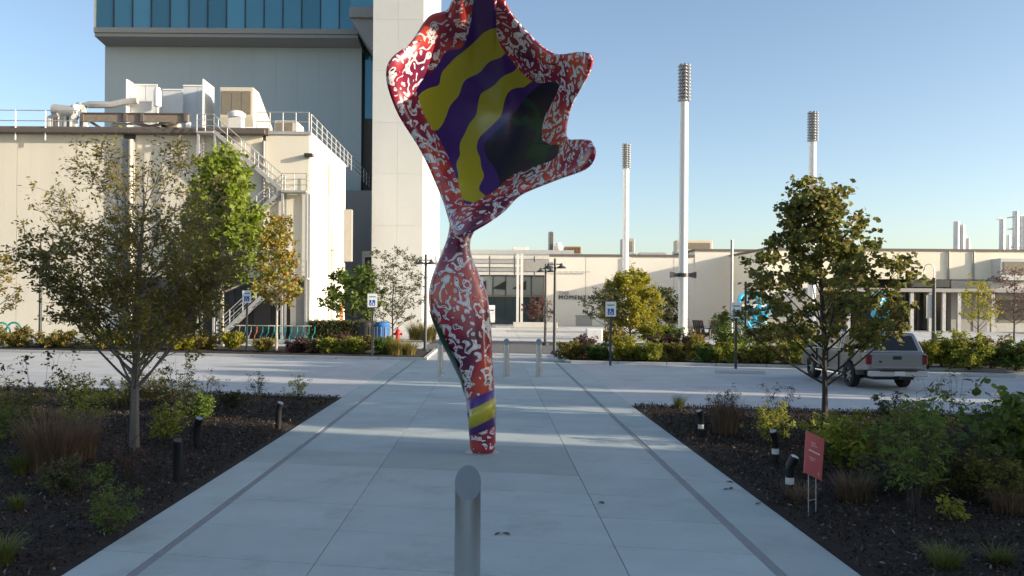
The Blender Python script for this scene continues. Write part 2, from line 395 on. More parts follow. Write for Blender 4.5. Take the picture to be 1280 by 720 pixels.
# walk through the gap, drive and plaza
walk2 = struct('walkway', skewquad(-2.88, 3.22, 37.42, 43.2, -.13, -.03), M['joint'])
for k in range(4):
    for x0, x1 in ((-2.88, .17), (.17, 3.22)):
        slab_row([(x0, x1)], 37.45 + k*1.43, 37.45 + (k+1)*1.43, M['lot'], walk2)
struct('drive', skewquad(-4, 90, 43.25, 57, -.13, -.035), M['asphalt'], 'dark asphalt drive behind the planting strips')
plaza = struct('plaza', MB().add([(-70, 47, -.10), (-4.1, 45, -.10), (-4.1, 58, -.10), (90, 41, -.10), (90, 104, -.10), (-70, 104, -.10)], [(0,1,2,5),(2,3,4,5)]), M['joint'])
pq = mesh(skewquad(0, 5.98, 0, 5.98, -.06, 0), M['lot'])
for i in range(-8, 9):
    for j in range(0, 9):
        x = i*6 - 4; cc = 57.05 + j*6
        if i < 0: cc -= 12
        share('concrete_panel', pq, plaza, (x, yk(cc, x), -.02))
struct('step_kerb', skewquad(1.2, 30, 74, 74.3, -.1, .18), M['kerb'], 'long low step crossing the plaza')
# wheel stops
ws = None
for i, (px, py) in enumerate(((925, 464), (1235, 468), (160, 441))):
    p = G(px, py + 3)
    mb = MB().prism([(-.11,0),(.11,0),(.07,.12),(-.07,.12)], 'x', -.9, .9)
    o = solo('wheel_stop', mb, M['kerb'], ('low concrete wheel stop by the fourth parking sign', 'low concrete wheel stop past the truck', 'low concrete wheel stop by the left strip')[i], 'wheel stop', group='wheel stops along the kerb', bevel=.012)
    o.location = (p.x, p.y, 0); o.rotation_euler = (0, 0, math.atan(SK))

# ------------------------------------------------------------------ building pieces
def rail_run(parent, p0, p1, h=1.1, n=5, rails=2, r=.028, mat='steel', fall=0):
    p0, p1 = Vector(p0), Vector(p1)
    for i in range(n):
        p = p0.lerp(p1, i / (n - 1)); part('post', MB().tube([p - Vector((0,0,fall)), p + Vector((0,0,h))], r*1.1, 6), M[mat], parent)
    for k in range(rails):
        z = Vector((0, 0, h * (k + 1) / rails)); part('rail', MB().tube([p0 + z, p1 + z], r, 6), M[mat], parent)
def flight(parent, p0, p1, w_, n=14, mat='galv'):
    """stair flight from the top p0 to the foot p1, treads running along y by w_"""
    p0, p1 = Vector(p0), Vector(p1); d = p1 - p0
    for k in (0, 1):
        yy = Vector((0, w_*k, 0)); part('stringer', MB().obox((p0+p1)/2 + yy, d/2, (0,.03,0), (0,0,.15)), M[mat], parent)
    for i in range(n):
        p = p0 + d*((i + .5)/n); part('tread', MB().box(p.x-.15, p.x+.15, p.y+.04, p.y+w_-.04, p.z+.02, p.z+.06), M[mat], parent)
    rail_run(parent, p0, p1, 1.1, 6, 2)
    rail_run(parent, p0 + Vector((0,w_,0)), p1 + Vector((0,w_,0)), 1.1, 6, 2)

# ---- cream warehouse on the left
ZB = 58.0; HB = 14.1; XC = XZ(385, ZB)           # its right corner
wb = thing('warehouse', 'tall cream panel warehouse with dark eave and outside steel stairs', 'building', (-30, ZB, 0))
part('wall', MB().box(-60, XC - .02, ZB + .12, 72, -.1, HB), M['joint'], wb)
seams = [-60, -52.5, -45, XZ(20, ZB), XZ(94, ZB), XZ(153, ZB)]
for a, b in zip(seams[:-1], seams[1:]): part('wall_panel', MB().box(a + .015, b - .015, ZB, ZB + .1, -.1, HB - .05), M['cream'], wb)
seams = [XZ(168, ZB), XZ(231, ZB), XZ(290, ZB), XZ(327, ZB)]
for a, b in zip(seams[:-1], seams[1:]): part('wall_panel', MB().box(a + .015, b - .015, ZB, ZB + .1, 4.2, HB - .05), M['cream'], wb)
part('wall_panel', MB().box(XZ(331, ZB), XC, ZB, ZB + .1, 4.2, HB - .05), M['cream'], wb)
part('pilaster', MB().box(XZ(153, ZB), XZ(168, ZB), ZB - .15, ZB + .2, -.1, HB - .4), M['fascia'], wb, bevel=.02)
part('downpipe', MB().tube([(XZ(165, ZB), ZB - .35, 0), (XZ(165, ZB), ZB - .35, HB - .5)], .16, 10), M['hood'], wb, smooth=True)
part('downpipe', MB().tube([(XZ(329, ZB), ZB - .12, 3), (XZ(329, ZB), ZB - .12, HB - .5)], .12, 10), M['fascia'], wb, smooth=True)
part('service_bay', MB().box(XZ(168, ZB), XC - .3, ZB + .0, ZB + .11, -.1, 4.15), M['dark'], wb)
for k in range(6):
    x0 = XZ(250, ZB) + k*1.25
    part('bay_door', MB().box(x0, x0 + 1.15, ZB - .06, ZB - .01, 0, 3.6), M['fascia' if k == 5 else 'black'], wb)
for k in range(4):
    a, b = ZB + .13 + k*3.47, ZB + .13 + (k+1)*3.47 - .02
    part('side_panel', MB().box(XC - .02, XC + .08, a, b, -.1, HB - .03), M['creamside'], wb)
part('eave', MB().box(-60, XC - 2.7, ZB - .45, ZB + 1, HB - .1, HB + .35), M['eave'], wb)
part('gutter', MB().prism([(ZB-.72, HB-.08), (ZB-.46, HB-.12), (ZB-.46, HB+.18), (ZB-.78, HB+.18)], 'x', -60, XC - 2.9), M['eave'], wb)
part('coping', MB().box(XC - 2.68, XC + .14, ZB - .1, ZB + .3, HB - .02, HB + .2), M['galv'], wb)
part('coping', MB().box(XC - .1, XC + .14, ZB + .32, 72, HB - .01, HB + .19), M['offwhite'], wb)
part('roof', MB().box(-60, XC - .12, ZB + 1.02, 72, HB - .02, HB + .15), M['galv'], wb)
p = P(408, 300, 66)
part('wall_cabinet', MB().box(XC + .09, XC + .4, 65.2, 66.6, p.z - .8, p.z + .8), M['creamside'], wb, bevel=.03)
part('conduit', MB().tube([(XC + .2, 65.6, 0), (XC + .2, 65.6, p.z - .8)], .08, 8), M['galv'], wb)
part('conduit', MB().tube([(XC + .2, 66.2, 0), (XC + .2, 66.2, p.z - .8)], .08, 8), M['galv'], wb)
part('wall_lamp', MB().box(XC - .25, XC + .35, ZB - .45, ZB - .02, HB - 1.6, HB - 1.35), M['dark'], wb, bevel=.03)
part('side_door', MB().box(XC + .082, XC + .14, 69.5, 70.9, 0, 2.3), M['orange'], wb)
part('side_door', MB().box(XC + .082, XC + .15, 61.0, 62.2, 0, 2.3), M['creamside'], wb)
# roof railing at the left
for i in range(13):
    x = XZ(60, ZB) - i*2.05
    part('post', MB().tube([(x, ZB - .5, HB - .6), (x, ZB - .5, HB + 1.45)], .05, 6), M['white'], wb)
for z in (.72, 1.43): part('rail', MB().tube([(-60, ZB - .5, HB + z), (XZ(100, ZB), ZB - .5, HB + z)], .035, 6), M['galv'], wb)
rail_run(wb, (XC + .05, ZB + .4, HB + .2), (XC + .05, 86, HB + .2), 1.3, 16, 3, .035)
rail_run(wb, (XZ(320, ZB), ZB - .1, HB + .2), (XC, ZB - .1, HB + .2), 1.3, 5, 2, .035)
# recess behind, toward the tower
part('rear_wall', MB().box(XC - 5, -10.7, 84, 84.5, 0, HB - .4), M['fascia'], wb)
part('rear_wall', MB().box(XC + .3, -11.1, 80, 80.4, 0, 7.4), M['creamside'], wb)
part('louvre_box', MB().box(XC + .09, XC + .75, 71.2, 71.9, 6.0, 10.4), M['fascia'], wb)
part('rear_door', MB().box(-12.1, -11.3, 79.9, 79.99, 0, 6.8), M['dark'], wb)
# outside stairs
st = thing('steel_staircase', 'galvanised outside stairs zigzagging down the cream warehouse front', 'stairs', (XZ(300, 56.5), 56.3, 0))
YS = ZB - 1.2
def SP(px, py): q = P(px, py, YS); return (q.x, YS, q.z)
A0, A1, B0, B1 = SP(246, 164), SP(267, 164), SP(352, 238), SP(383, 238)
def landing(a, b, yd=1.05):
    part('landing', MB().box(a[0], b[0], YS - .1, YS + yd, a[2] - .12, a[2]), M['galv'], st)
    rail_run(st, (a[0], YS, a[2]), (b[0], YS, a[2]), 1.15, 3, 3)
landing(A0, A1); landing(B0, B1)
flight(st, A1, B0, .95, 22)
rail_run(st, (B1[0], YS, B1[2]), (B1[0], YS + 1.0, B1[2]), 1.15, 2, 3)
C0, C1 = SP(250, 306), SP(272, 306)
landing(C0, C1); flight(st, (B0[0], YS + .1, B0[2]), (C1[0], YS + .1, C1[2]), .9, 20)
D0, D1 = SP(352, 347), SP(384, 347)
landing(D0, D1); flight(st, (C1[0], YS + .05, C1[2]), (D0[0], YS + .05, D0[2]), .9, 14)
E1 = SP(270, 420); flight(st, (D0[0], YS + .1, D0[2]), (E1[0], YS + .1, .05), .9, 14)
for px, z1 in ((246, A0[2]), (267, A0[2]), (352, B0[2]), (382, B0[2])):
    x = XZ(px, YS)
    part('column', MB().box(x - .07, x + .07, YS - .02, YS + .12, 0, z1 - .12), M['galv'], st)
    part('column', MB().box(x - .07, x + .07, YS + .92, YS + 1.04, 0, z1 - .12), M['galv'], st)
# roof plant
ZE = 62.0
def RX(px): return XZ(px, ZE)
def RZ(px, py): return HZ(px, py, ZE)
rf = HB + .15
t = thing('pipe_rack', 'rusty steel pipe rack on the warehouse roof', 'pipe rack', (RX(170), ZE, rf))
part('beam', MB().box(RX(103), RX(235), ZE - .2, ZE, RZ(170,153), RZ(170,143)), M['rust'], t)
part('beam_flange', MB().box(RX(102), RX(236), ZE - .3, ZE + .1, RZ(170,143), RZ(170,142)), M['eave'], t)
for px in (103, 157, 178, 232):
    part('stiffener', MB().box(RX(px) - .12, RX(px) + .12, ZE - .33, ZE - .2, RZ(px,153), RZ(px,143.2)), M['eave'], t)
for px in (106, 234):
    part('leg', MB().box(RX(px) - .14, RX(px) + .14, ZE - .15, ZE + .15, rf, RZ(px,153)), M['white'], t)
for a, b in (((105,147),(135,166)), ((140,156),(180,154)), ((172,155),(215,168)), ((180,156),(225,166)), ((228,148),(180,160)), ((225,152),(205,166))):
    q0, q1 = P(*a, ZE + .6), P(*b, ZE + .6); part('brace', MB().tube([q0, q1], .1, 6), M['rust' if a[0] != 140 else 'galv'], t)
pts = [P(104,140,ZE+.5), P(104,131,ZE+.5), P(110,131,ZE+.5), P(140,131,ZE+.5), P(158,127,ZE+.8), P(172,126,ZE+.8)]
pts[0].z = rf
part('pipe', MB().tube(pts, .26, 8), M['galv'], t, smooth=True)
q = P(100,131,ZE+.5)
part('pipe_elbow', MB().lathe((q.x, q.y, q.z-.3), [(.0,-.2),(.35,-.1),(.4,.2),(.2,.45),(0,.5)], 10), M['galv'], t, smooth=True)
for k, (px, pw_, h_, tp) in enumerate(((122,26,9,160), (150,20,8,158), (198,30,12,156), (214,24,10,154))):
    q = P(px, tp, ZE + 1.2)
    part('machine', MB().box(q.x - pw_*.028, q.x + pw_*.028, ZE + .8, ZE + 1.9, rf, q.z), M[('hood','galv','offwhite','hood')[k]], t, bevel=.08)
t = thing('valve_cluster', 'tangle of grey valves and pipes at the left end of the rack', 'pipes', (RX(80), ZE, rf))
for i in range(9):
    a = P(62 + i*4, 158 - rnd.random()*22, ZE); b_ = P(66 + i*4 + rnd.uniform(-8, 10), 150 - rnd.random()*12, ZE + rnd.uniform(-.5, .5))
    part('pipe', MB().tube([(a.x, a.y, rf), a, b_], rnd.uniform(.12, .25), 7), M[('galv','steel','eave','offwhite')[i % 4]], t, smooth=True)
q = P(80, 137, ZE); part('tank', MB().tube([(q.x - .8, ZE, q.z), (q.x + .9, ZE, q.z - .2)], .42, 12), M['galv'], t, smooth=True)
q = P(94, 140, ZE); part('vent_cap', MB().lathe((q.x, q.y, rf), [(.14,0),(.14,q.z-rf),(.3,q.z-rf+.1),(.3,q.z-rf+.5),(0,q.z-rf+.6)], 10), M['white'], t, smooth=True)
t = thing('roof_screen', 'pale perforated metal screens on the warehouse roof', 'screen', (RX(210), 66, rf))
def screen(px0, px1, py, Z):
    a, b_ = P(px0, py, Z), P(px1, py, Z)
    n = max(1, round((b_.x - a.x) / 1.2)); w_ = (b_.x - a.x)/n
    for i in range(n): part('screen_panel', MB().box(a.x + i*w_ + .02, a.x + (i+1)*w_ - .02, Z, Z + .06, rf, a.z), M['screen'], t)
    part('screen_rail', MB().box(a.x, b_.x, Z - .06, Z - .01, a.z - .06, a.z + .05), M['white'], t)
M['screen'] = surf('screen', (.62,.64,.65), .5, var=.06, obvar=.03)
screen(167, 197, 106, 64); screen(203, 229, 112, 65); screen(229, 264, 107, 65.6); screen(160, 190, 127, 63.4)
part('side_screen', MB().box(P(264,107,65).x, P(264,107,65).x + .06, 63, 65.55, rf, P(264,107,65).z), M['screen'], t)
part('side_screen', MB().box(P(166,104,64).x, P(166,104,64).x + .06, 62.8, 63.95, rf, P(166,104,64).z), M['white'], t)
q = P(197, 118, 63); o = solo('exhaust_stack', MB().lathe((q.x, 63, rf), [(.1,0),(.1,q.z-rf-1),(.28,q.z-rf-.9),(.3,q.z-rf+.2),(.18,q.z-rf+.5),(0,q.z-rf+.55)], 12), M['white'], 'slim white exhaust stack in front of the roof screens', 'stack', (q.x, 63, rf), smooth=True)
# air intake hood
t = thing('intake_hood', 'big cream air intake hood with sloping face on the warehouse roof', 'hood', (RX(306), 64, rf))
x0, x1 = XZ(273, 63), XZ(315, 63)
zt, zb = HZ(300,109,63), HZ(300,146,63)
part('shell', MB().prism([(63, zb), (63, zt), (64.5, zt), (68.5, zt - 1.9), (68.5, rf), (63.6, rf)], 'x', x0, x1), M['hood'], t, bevel=.04)
for k in range(3):
    a = x0 + .18 + k*(x1 - x0 - .3)/3
    part('louvre', MB().box(a, a + (x1-x0-.3)/3 - .07, 62.93, 62.99, zb + .2, zt - .3), M['louvre'], t)
t = thing('roof_fan', 'white mushroom roof fan beside the intake hood', 'fan', (XZ(296, 61), 61, rf))
q = P(296, 141, 61)
part('fan_cap', MB().lathe((q.x, 61, q.z - .4), [(.3,0),(.62,.05),(.66,.3),(.4,.5),(0,.55)], 14), M['white'], t, smooth=True)
part('fan_curb', MB().box(q.x - .45, q.x + .45, 60.55, 61.45, rf, q.z - .4), M['offwhite'], t)
part('duct', MB().box(q.x - 1.4, q.x + 1.1, 61.6, 62.4, rf, rf + 1.1), M['white'], t, bevel=.05)
t = thing('roof_unit', 'low cream roof unit with a dark vent opening near the corner railing', 'vent', (XZ(360, 63), 63, rf))
part('casing', MB().box(XZ(343,63), XZ(371,63), 62.6, 65, rf, HZ(355,152,63)), M['hood'], t, bevel=.05)
part('vent_opening', MB().box(XZ(346,63), XZ(366,63), 62.5, 62.59, rf + .25, HZ(355,155,63)), M['louvre'], t)

# ---- glass topped block and white tower
ZG = 85.0
gb = thing('glass_topped_block', 'grey block under a cantilevered blue glass box beside the white tower', 'building', (XZ(290, ZG), ZG, 0))
xl, xr = XZ(129, ZG), XZ(450, ZG)
zt = HZ(290, 51, ZG)
part('core', MB().box(xl + .1, xr - .1, ZG + .15, ZG + 14, 0, zt - .02), M['joint'], gb)
npan = 12; wpan = (xr - xl)/npan
for i in range(npan): part('wall_panel', MB().box(xl + i*wpan + .004, xl + (i+1)*wpan - .004, ZG, ZG + .14, 0, zt), M['greywall'], gb)
gl, gr = XZ(116, 82.5), XZ(445, 82.5); z0 = HZ(280, 42, 82.5); ztop = 37.0
part('soffit', MB().prism([(82.5, z0 - .35), (82.5, z0 - .02), (99, z0 - .02), (99, z0 - .6), (84.9, z0 - .6)], 'x', gl, gr), M['fascia'], gb)
part('fascia', MB().box(gl - .05, gr, 82.36, 82.6, z0, z0 + .5), M['fascia'], gb)
part('interior', MB().box(gl + 1.2, gr - .3, 86, 98.5, z0, ztop - .5), M['greywall'], gb)
nx = 14; wp = (gr - gl)/nx
for i in range(nx):
    pn = part('glass_pane', MB().box(gl + i*wp + .05, gl + (i+1)*wp - .05, 82.55, 82.6, z0 + .52, ztop - .4), M['glass'], gb)
    part('mullion', MB().box(gl + i*wp - .05, gl + i*wp + .05, 82.44, 82.62, z0 + .51, ztop - .4), M['darkpost'], gb)
for k in range(6):
    part('glass_pane', MB().box(gl + .0, gl + .05, 82.7 + k*2.7, 85.3 + k*2.7, z0 + .52, ztop - .4), M['glass'], gb)
part('corner_post', MB().box(gl - .05, gl + .12, 82.4, 82.68, z0 + .5, ztop - .4), M['offwhite'], gb)
part('roof', MB().box(gl - .3, gr + 2.7, 82.1, 99, ztop - .4, ztop), M['fascia'], gb)
# lower bay at the right of the glass box
bx0, bx1 = XZ(434, 79), -10.75
bz = HZ(450, 21, 79)
part('bay_floor', MB().box(bx0, bx1, 79, 90, bz, bz + .95), M['fascia'], gb)
part('bay_glass', MB().box(bx0 + .1, bx1, 79.2, 79.3, bz + .96, ztop - .5), M['glass'], gb)
part('bay_glass', MB().box(bx0 + .05, bx0 + .1, 79.2, 82.3, bz + .96, ztop - .5), M['glass'], gb)
part('bay_soffit', MB().prism([(bx0, bz - .02), (bx1, bz - .02), (bx1, bz - 3), (bx1 - .8, bz - 3)], 'y', 79.4, 90), M['fascia'], gb)
part('side_glass', MB().box(xr + .02, bx1, ZG + 1.2, ZG + 1.3, HZ(455, 145, ZG), zt), M['glass'], gb)
part('side_wall', MB().box(xr + .02, bx1, ZG + 1.21, ZG + 1.5, HB - .3, HZ(455, 145, ZG) - .01), M['eave'], gb)
tw = thing('white_tower', 'tall white panelled tower rising out of view beside the glass block', 'tower', (-8.4, 75, 0))
tx0, tx1 = XZ(464, 75), XZ(527, 75); ty1 = 99.4
part('core', MB().box(tx0 + .03, tx1 - .03, 75.03, ty1, -.1, 43), M['offwhite'], tw)
zz = [0, 4.8, 9.4, 14, 18.6, 23.2, 27.8, 32.4, 37, 43]
for a, b_ in zip(zz[:-1], zz[1:]):
    for i in range(2):
        ww = (tx1 - tx0)/2
        part('front_panel', MB().box(tx0 + i*ww + .006, tx0 + (i+1)*ww - .006, 75 - .02, 75.02, a + .006, b_ - .006), M['tower'], tw)
    for i in range(4):
        dd = (ty1 - 75.03)/4
        part('side_panel', MB().box(tx1 - .02, tx1 + .02, 75.04 + i*dd, 75.03 + (i+1)*dd - .006, a + .006, b_ - .006), M['tower'], tw)
part('roof', MB().box(tx0 - .1, tx1 + .1, 74.9, ty1 + .1, 43, 43.3), M['offwhite'], tw)

# ---- long cream hall with entrance
ZM = 100.0
mh = thing('cream_hall', 'long low cream hall with dark lettering beside a glazed entrance', 'building', (20, ZM, 0))
mx0, mx1 = XZ(681, ZM), XZ(909, ZM)
hm = HZ(780, 321, ZM); hs = HZ(890, 314, ZM)
part('wall', MB().box(mx0, XZ(868, ZM), ZM, ZM + 8, -.1, hm), M['mcream'], mh)
part('tall_wall', MB().box(XZ(868, ZM) + .01, mx1 + 4, ZM - .05, ZM + 8, -.1, hs), M['mcream'], mh)
part('coping', MB().box(mx0 - .1, XZ(868, ZM) - .02, ZM - .12, ZM + 8, hm, hm + .28), M['eave'], mh)
part('coping', MB().box(XZ(868, ZM) - .05, mx1 + 4, ZM - .2, ZM + 8, hs, hs + .25), M['eave'], mh)
part('downpipe', MB().tube([(XZ(785, ZM), ZM - .15, 0), (XZ(785, ZM), ZM - .15, hm)], .18, 8), M['fascia'], mh)
for px in (732, 842): part('panel_joint', MB().box(XZ(px, ZM) - .02, XZ(px, ZM) + .02, ZM - .012, ZM - .003, 0, hm), M['fascia'], mh)
def lettering(body, size, loc, mat, parent, name='lettering', rot=(R(90),0,0), depth=.06, space=1.0):
    cu = bpy.data.curves.new('t', 'FONT'); cu.body = body; cu.size = size; cu.extrude = depth; cu.space_character = space
    tmp = bpy.data.objects.new('tmp', cu); COL.objects.link(tmp); bpy.context.view_layer.update()
    me = bpy.data.meshes.new_from_object(tmp.evaluated_get(bpy.context.evaluated_depsgraph_get()))
    bpy.data.objects.remove(tmp); me.materials.clear(); me.materials.append(mat)
    o = bpy.data.objects.new(name, me); link(o, parent); o.rotation_euler = rot; o.location = Vector(loc) - OFF[parent.name]; return o
q = P(698, 374, ZM); lettering('MOMENTARY', .69, (q.x, ZM - .08, q.z), M['dark'], mh, space=1.22)
q = P(698, 368, ZM); lettering('THE', .62, (q.x, ZM - .08, q.z), M['galv'], mh, space=1.22)
for i in range(6):
    q0, q1 = P(697 + i*7, 340, ZM), P(697 + i*7 + 5.5, 340, ZM)
    part('wall_light_bar', MB().box(q0.x, q1.x, ZM - .3, ZM - .2, q0.z - .05, q0.z + .05), M['galv'], mh)
# glazed entrance
en0, en1 = XZ(552, 101.5), mx0
ez = HZ(620, 345, 101.5); dz = HZ(620, 370, 101.5)
part('entrance_frame', MB().box(en0 - 1, en1 - .02, 102, 104, -.1, ez + .1), M['dark'], mh)
part('entrance_head', MB().box(en0 - 1, en1 - .02, 101.6, 104, ez + .12, HZ(620, 318, 101.5)), M['offwhite'], mh)
nn = 8; wq = (en1 - en0)/nn
for i in range(nn):
    part('glass_pane', MB().box(en0 + i*wq + .06, en0 + (i+1)*wq - .06, 101.9, 101.96, dz + .12, ez), M['glass3'], mh)
    part('glass_door', MB().box(en0 + i*wq + .06, en0 + (i+1)*wq - .06, 101.9, 101.96, 0, dz - .1), M['glass2'], mh)
    part('mullion', MB().box(en0 + i*wq - .05, en0 + i*wq + .05, 101.8, 101.98, 0, ez), M['darkpost'], mh)
for i in range(3):                     # pointed light shapes hung behind the upper panes
    x = XZ(590 + i*25, 101.5)
    part('triangle_panel', MB().prism([(x, dz+.9), (x + 1.7, dz + 1.9), (x + 1.7, dz + .75)], 'y', 101.78, 101.83), M['black'], mh)
part('transom', MB().box(en0, en1 - .03, 101.78, 101.88, dz - .09, dz + .1), M['louvre'], mh)
# steel canopy before the entrance
cn = thing('entrance_canopy', 'open steel beam canopy in front of the glazed hall entrance', 'canopy', (XZ(620, 94), 94, 0))
for k, (py, Z) in enumerate(((314.5, 92), (321, 93.6), (326.5, 95.2), (331.5, 96.8), (336.5, 98.2), (341, 99.5))):
    q = HZ(620, py, Z); xr_ = XZ((717, 688, 690, 686, 684, 682)[k], Z) if k == 0 else XZ(686, Z)
    part('beam', MB().box(XZ(550, Z), xr_, Z - .12, Z + .12, q - .22, q + .2), M['steel' if k % 2 == 0 else 'offwhite'], cn)
for k, py in enumerate((318, 323.5, 329, 334, 339)):
    Z = 92.8 + k*1.5; q = HZ(620, py, Z); part('slat', MB().box(XZ(556, Z), XZ(686, Z), Z - .05, Z + .05, q - .1, q + .06), M['fascia' if k % 2 else 'galv'], cn)
for px in (560, 612, 643, 668):
    a, b_ = P(px, 316, 92), P(px, 343, 99.6)
    part('cross_beam', MB().obox((a+b_)/2 - Vector((0,0,.25)), (b_-a)/2, (.08,0,0), (0,0,.14)), M['galv'], cn)
for px in (647, 652): part('post', MB().box(XZ(px, 92) - .14, XZ(px, 92) + .14, 91.9, 92.15, 0, HZ(px, 316, 92)), M['offwhite'], cn)
part('post', MB().box(XZ(556, 92) - .14, XZ(556, 92) + .14, 91.9, 92.15, 0, HZ(556, 316, 92)), M['offwhite'], cn)
q = P(655, 333, 93); part('sign_box', MB().box(q.x - .3, q.x + 3.2, 92.6, 92.9, q.z - .55, q.z + .5), M['fascia'], cn)
# things on the hall roof
def roofbox(name, label, cat, px0, px1, py0, Z, mat, base, bev=.05, extra=None):
    t_ = thing(name, label, cat, (XZ((px0+px1)/2, Z), Z, base)); zt_ = HZ((px0+px1)/2, py0, Z)
    part('casing', MB().box(XZ(px0, Z), XZ(px1, Z), Z, Z + 2.2, base, zt_), M[mat], t_, bevel=bev)
    if extra == 'fan': part('fan_grille', MB().box(XZ(px0, Z) + .35, XZ(px1, Z) - .3, Z - .06, Z - .01, base + .5, zt_ - .35), M['louvre'], t_)
    if extra == 'ribs':
        for i in range(5):
            x = XZ(px0, Z) + (i + .5)*(XZ(px1, Z) - XZ(px0, Z))/5; part('rib', MB().box(x - .05, x + .05, Z - .07, Z - .005, base + .1, zt_ - .1), M['eave'], t_)
    part('curb', MB().box(XZ(px0, Z) - .1, XZ(px1, Z) + .1, Z - .12, Z + 2.3, base - .1, base + .25), M['galv'], t_)
    return t_
hr = hm + .28
part('roof', MB().box(mx0 + .1, XZ(868, ZM) - .1, ZM + .1, ZM + 7.9, hm + .02, hm + .27), M['offwhite'], mh)
roofbox('roof_duct', 'tall grey ribbed duct standing on the hall roof', 'duct', 686, 691, 289, 103, 'galv', hr, extra='ribs')
q = P(698, 305, 103); solo('roof_ball_vent', MB().lathe((q.x, 103, hr), [(.25,0),(.25,.4),(.5,.7),(.55,1.1),(.35,1.5),(0,1.6)], 14), M['white'], 'round white turbine vent beside the ribbed duct', 'vent', (q.x, 103, hr), smooth=True)
roofbox('timber_crate', 'orange brown slatted crate on the hall roof', 'crate', 706, 726, 308, 103, 'crate', hr, extra='ribs')
roofbox('air_conditioner', 'grey air conditioner behind the slim floodlight pole', 'air conditioner', 778, 793, 298, 102.5, 'galv', hr, extra='fan')
roofbox('low_duct', 'long low grey duct running along the hall roof edge', 'duct', 800, 832, 315.5, 102, 'galv', hr)
roofbox('cream_hood', 'cream roof hood with dark opening behind the thickest floodlight pole', 'hood', 846, 890, 300, 104, 'hood', hs, extra='fan')
roofbox('roof_cabinet', 'pale flat roof cabinets near the entrance end of the hall', 'cabinet', 640, 660, 309, 103.5, 'offwhite', hr - .2)

# ---- hall on the right, nearer
ZR = 87.0
rh = thing('right_hall', 'cream hall with dark glazed ground floor and flat canopy', 'building', (45, ZR, 0))
rx0 = 28.3; rt = HZ(1150, 314, ZR); rb = HZ(1150, 349, ZR)
part('upper_wall', MB().box(rx0, 85, ZR, 108, rb, rt), M['rcream'], rh)
part('side_wall', MB().box(rx0 + .01, rx0 + 5.8, ZR + .3, 107.9, -.1, rb - .01), M['mcream'], rh)
part('coping', MB().box(rx0 - .1, 85, ZR - .1, 108, rt, rt + .25), M['eave'], rh)
for px in (1185, 1216): part('downpipe', MB().tube([(XZ(px, ZR), ZR - .12, rb), (XZ(px, ZR), ZR - .12, rt)], .1, 8), M['fascia'], rh)
part('ground_floor_core', MB().box(rx0 + 5.85, 85, ZR + 2.5, 107, -.1, rb - .02), M['dark'], rh)
part('corner_wall', MB().box(rx0 + .05, XZ(1010, ZR), ZR - .02, ZR + .28, -.1, rb - .01), M['mcream'], rh)
x = XZ(1010, ZR) + .1
while x < XZ(1186, ZR):
    part('glass_pane', MB().box(x, x + 1.35, ZR + .6, ZR + .66, .1, rb - .8), M['darkglass'], rh)
    part('mullion', MB().box(x - .1, x - .02, ZR + .5, ZR + .7, 0, rb - .5), M['darkpost'], rh); x += 1.45
part('shade_toned_wall', MB().box(XZ(1187, ZR), XZ(1232, ZR), ZR - .3, ZR + .5, -.1, rb - .1), M['fascia'], rh)  # darker tone painted in for the shade on this wall
part('shade_toned_white_wall', MB().box(XZ(1232, ZR) + .01, 85, ZR - .2, ZR + .5, -.1, rb - .1), M['galv'], rh)  # white wall coloured darker to carry its shade
for px in (1196, 1214): part('door', MB().box(XZ(px, ZR), XZ(px + 11, ZR), ZR - .36, ZR - .31, 0, 3.1), M['fascia'], rh)
part('window_band', MB().box(XZ(1246, ZR), XZ(1300, ZR), ZR - .27, ZR - .21, .9, 3.2), M['louvre'], rh)
part('canopy', MB().box(XZ(1010, 84), 85, 83.6, ZR - .4, HZ(1150, 365, 84), HZ(1150, 360.5, 84)), M['fascia'], rh)
for px in (1060, 1100, 1139, 1162, 1179, 1198, 1240, 1290):
    part('column', MB().box(XZ(px, 84) - .17, XZ(px, 84) + .17, 83.8, 84.1, 0, HZ(px, 365, 84)), M['galv'], rh)
part('rounded_awning', MB().prism([(XZ(1137,85), HZ(1140,359,85)), (XZ(1137,85), HZ(1140,354,85)), (XZ(1148,85), HZ(1150,349.6,85)), (XZ(1184,85), HZ(1184,350,85)), (XZ(1184,85), HZ(1184,359,85))], 'y', 84.6, ZR - .05), M['darkpost'], rh)
roofbox('wall_unit', 'white boxy unit with dark vents on the right hall front', 'unit', 1250, 1300, 323, 85.5, 'tower', rb + .02, extra='fan')
def tubes_thing(name, label, Z, uprights, bars, base):
    t_ = thing(name, label, 'pipes', (XZ(uprights[0][0], Z), Z, base))
    for px, py, w_ in uprights: part('upright_pipe', MB().tube([(XZ(px, Z), Z, base), (XZ(px, Z), Z, HZ(px, py, Z))], w_, 8), M['white'], t_, smooth=True)
    for a, b_ in bars: part('crossbar', MB().tube([P(*a, Z), P(*b_, Z)], .09, 6), M['white'], t_)
tubes_thing('white_pipe_stack', 'cluster of three stepped white pipes on the right hall roof', 92, [(1195,277,.32),(1202,281,.32),(1209,298,.28)], [((1195,280),(1203,283)), ((1203,284),(1214,311))], rt)
tubes_thing('roof_pipework', 'white pipe frame with crossbars above the right hall roof', 92, [(1252,274,.3),(1269,264,.32),(1278,270,.3),(1260,294,.2)], [((1246,274),(1284,269)), ((1252,287),(1284,285)), ((1252,309),(1280,309))], rt)
roofbox('roof_box', 'dark grey box with white panels on the right hall roof', 'box', 1046, 1054, 292, 90, 'fascia', rt)
t = thing('satellite_panel', 'slanted white panels beside the dark roof box', 'panel', (XZ(1060, 90), 90, rt))
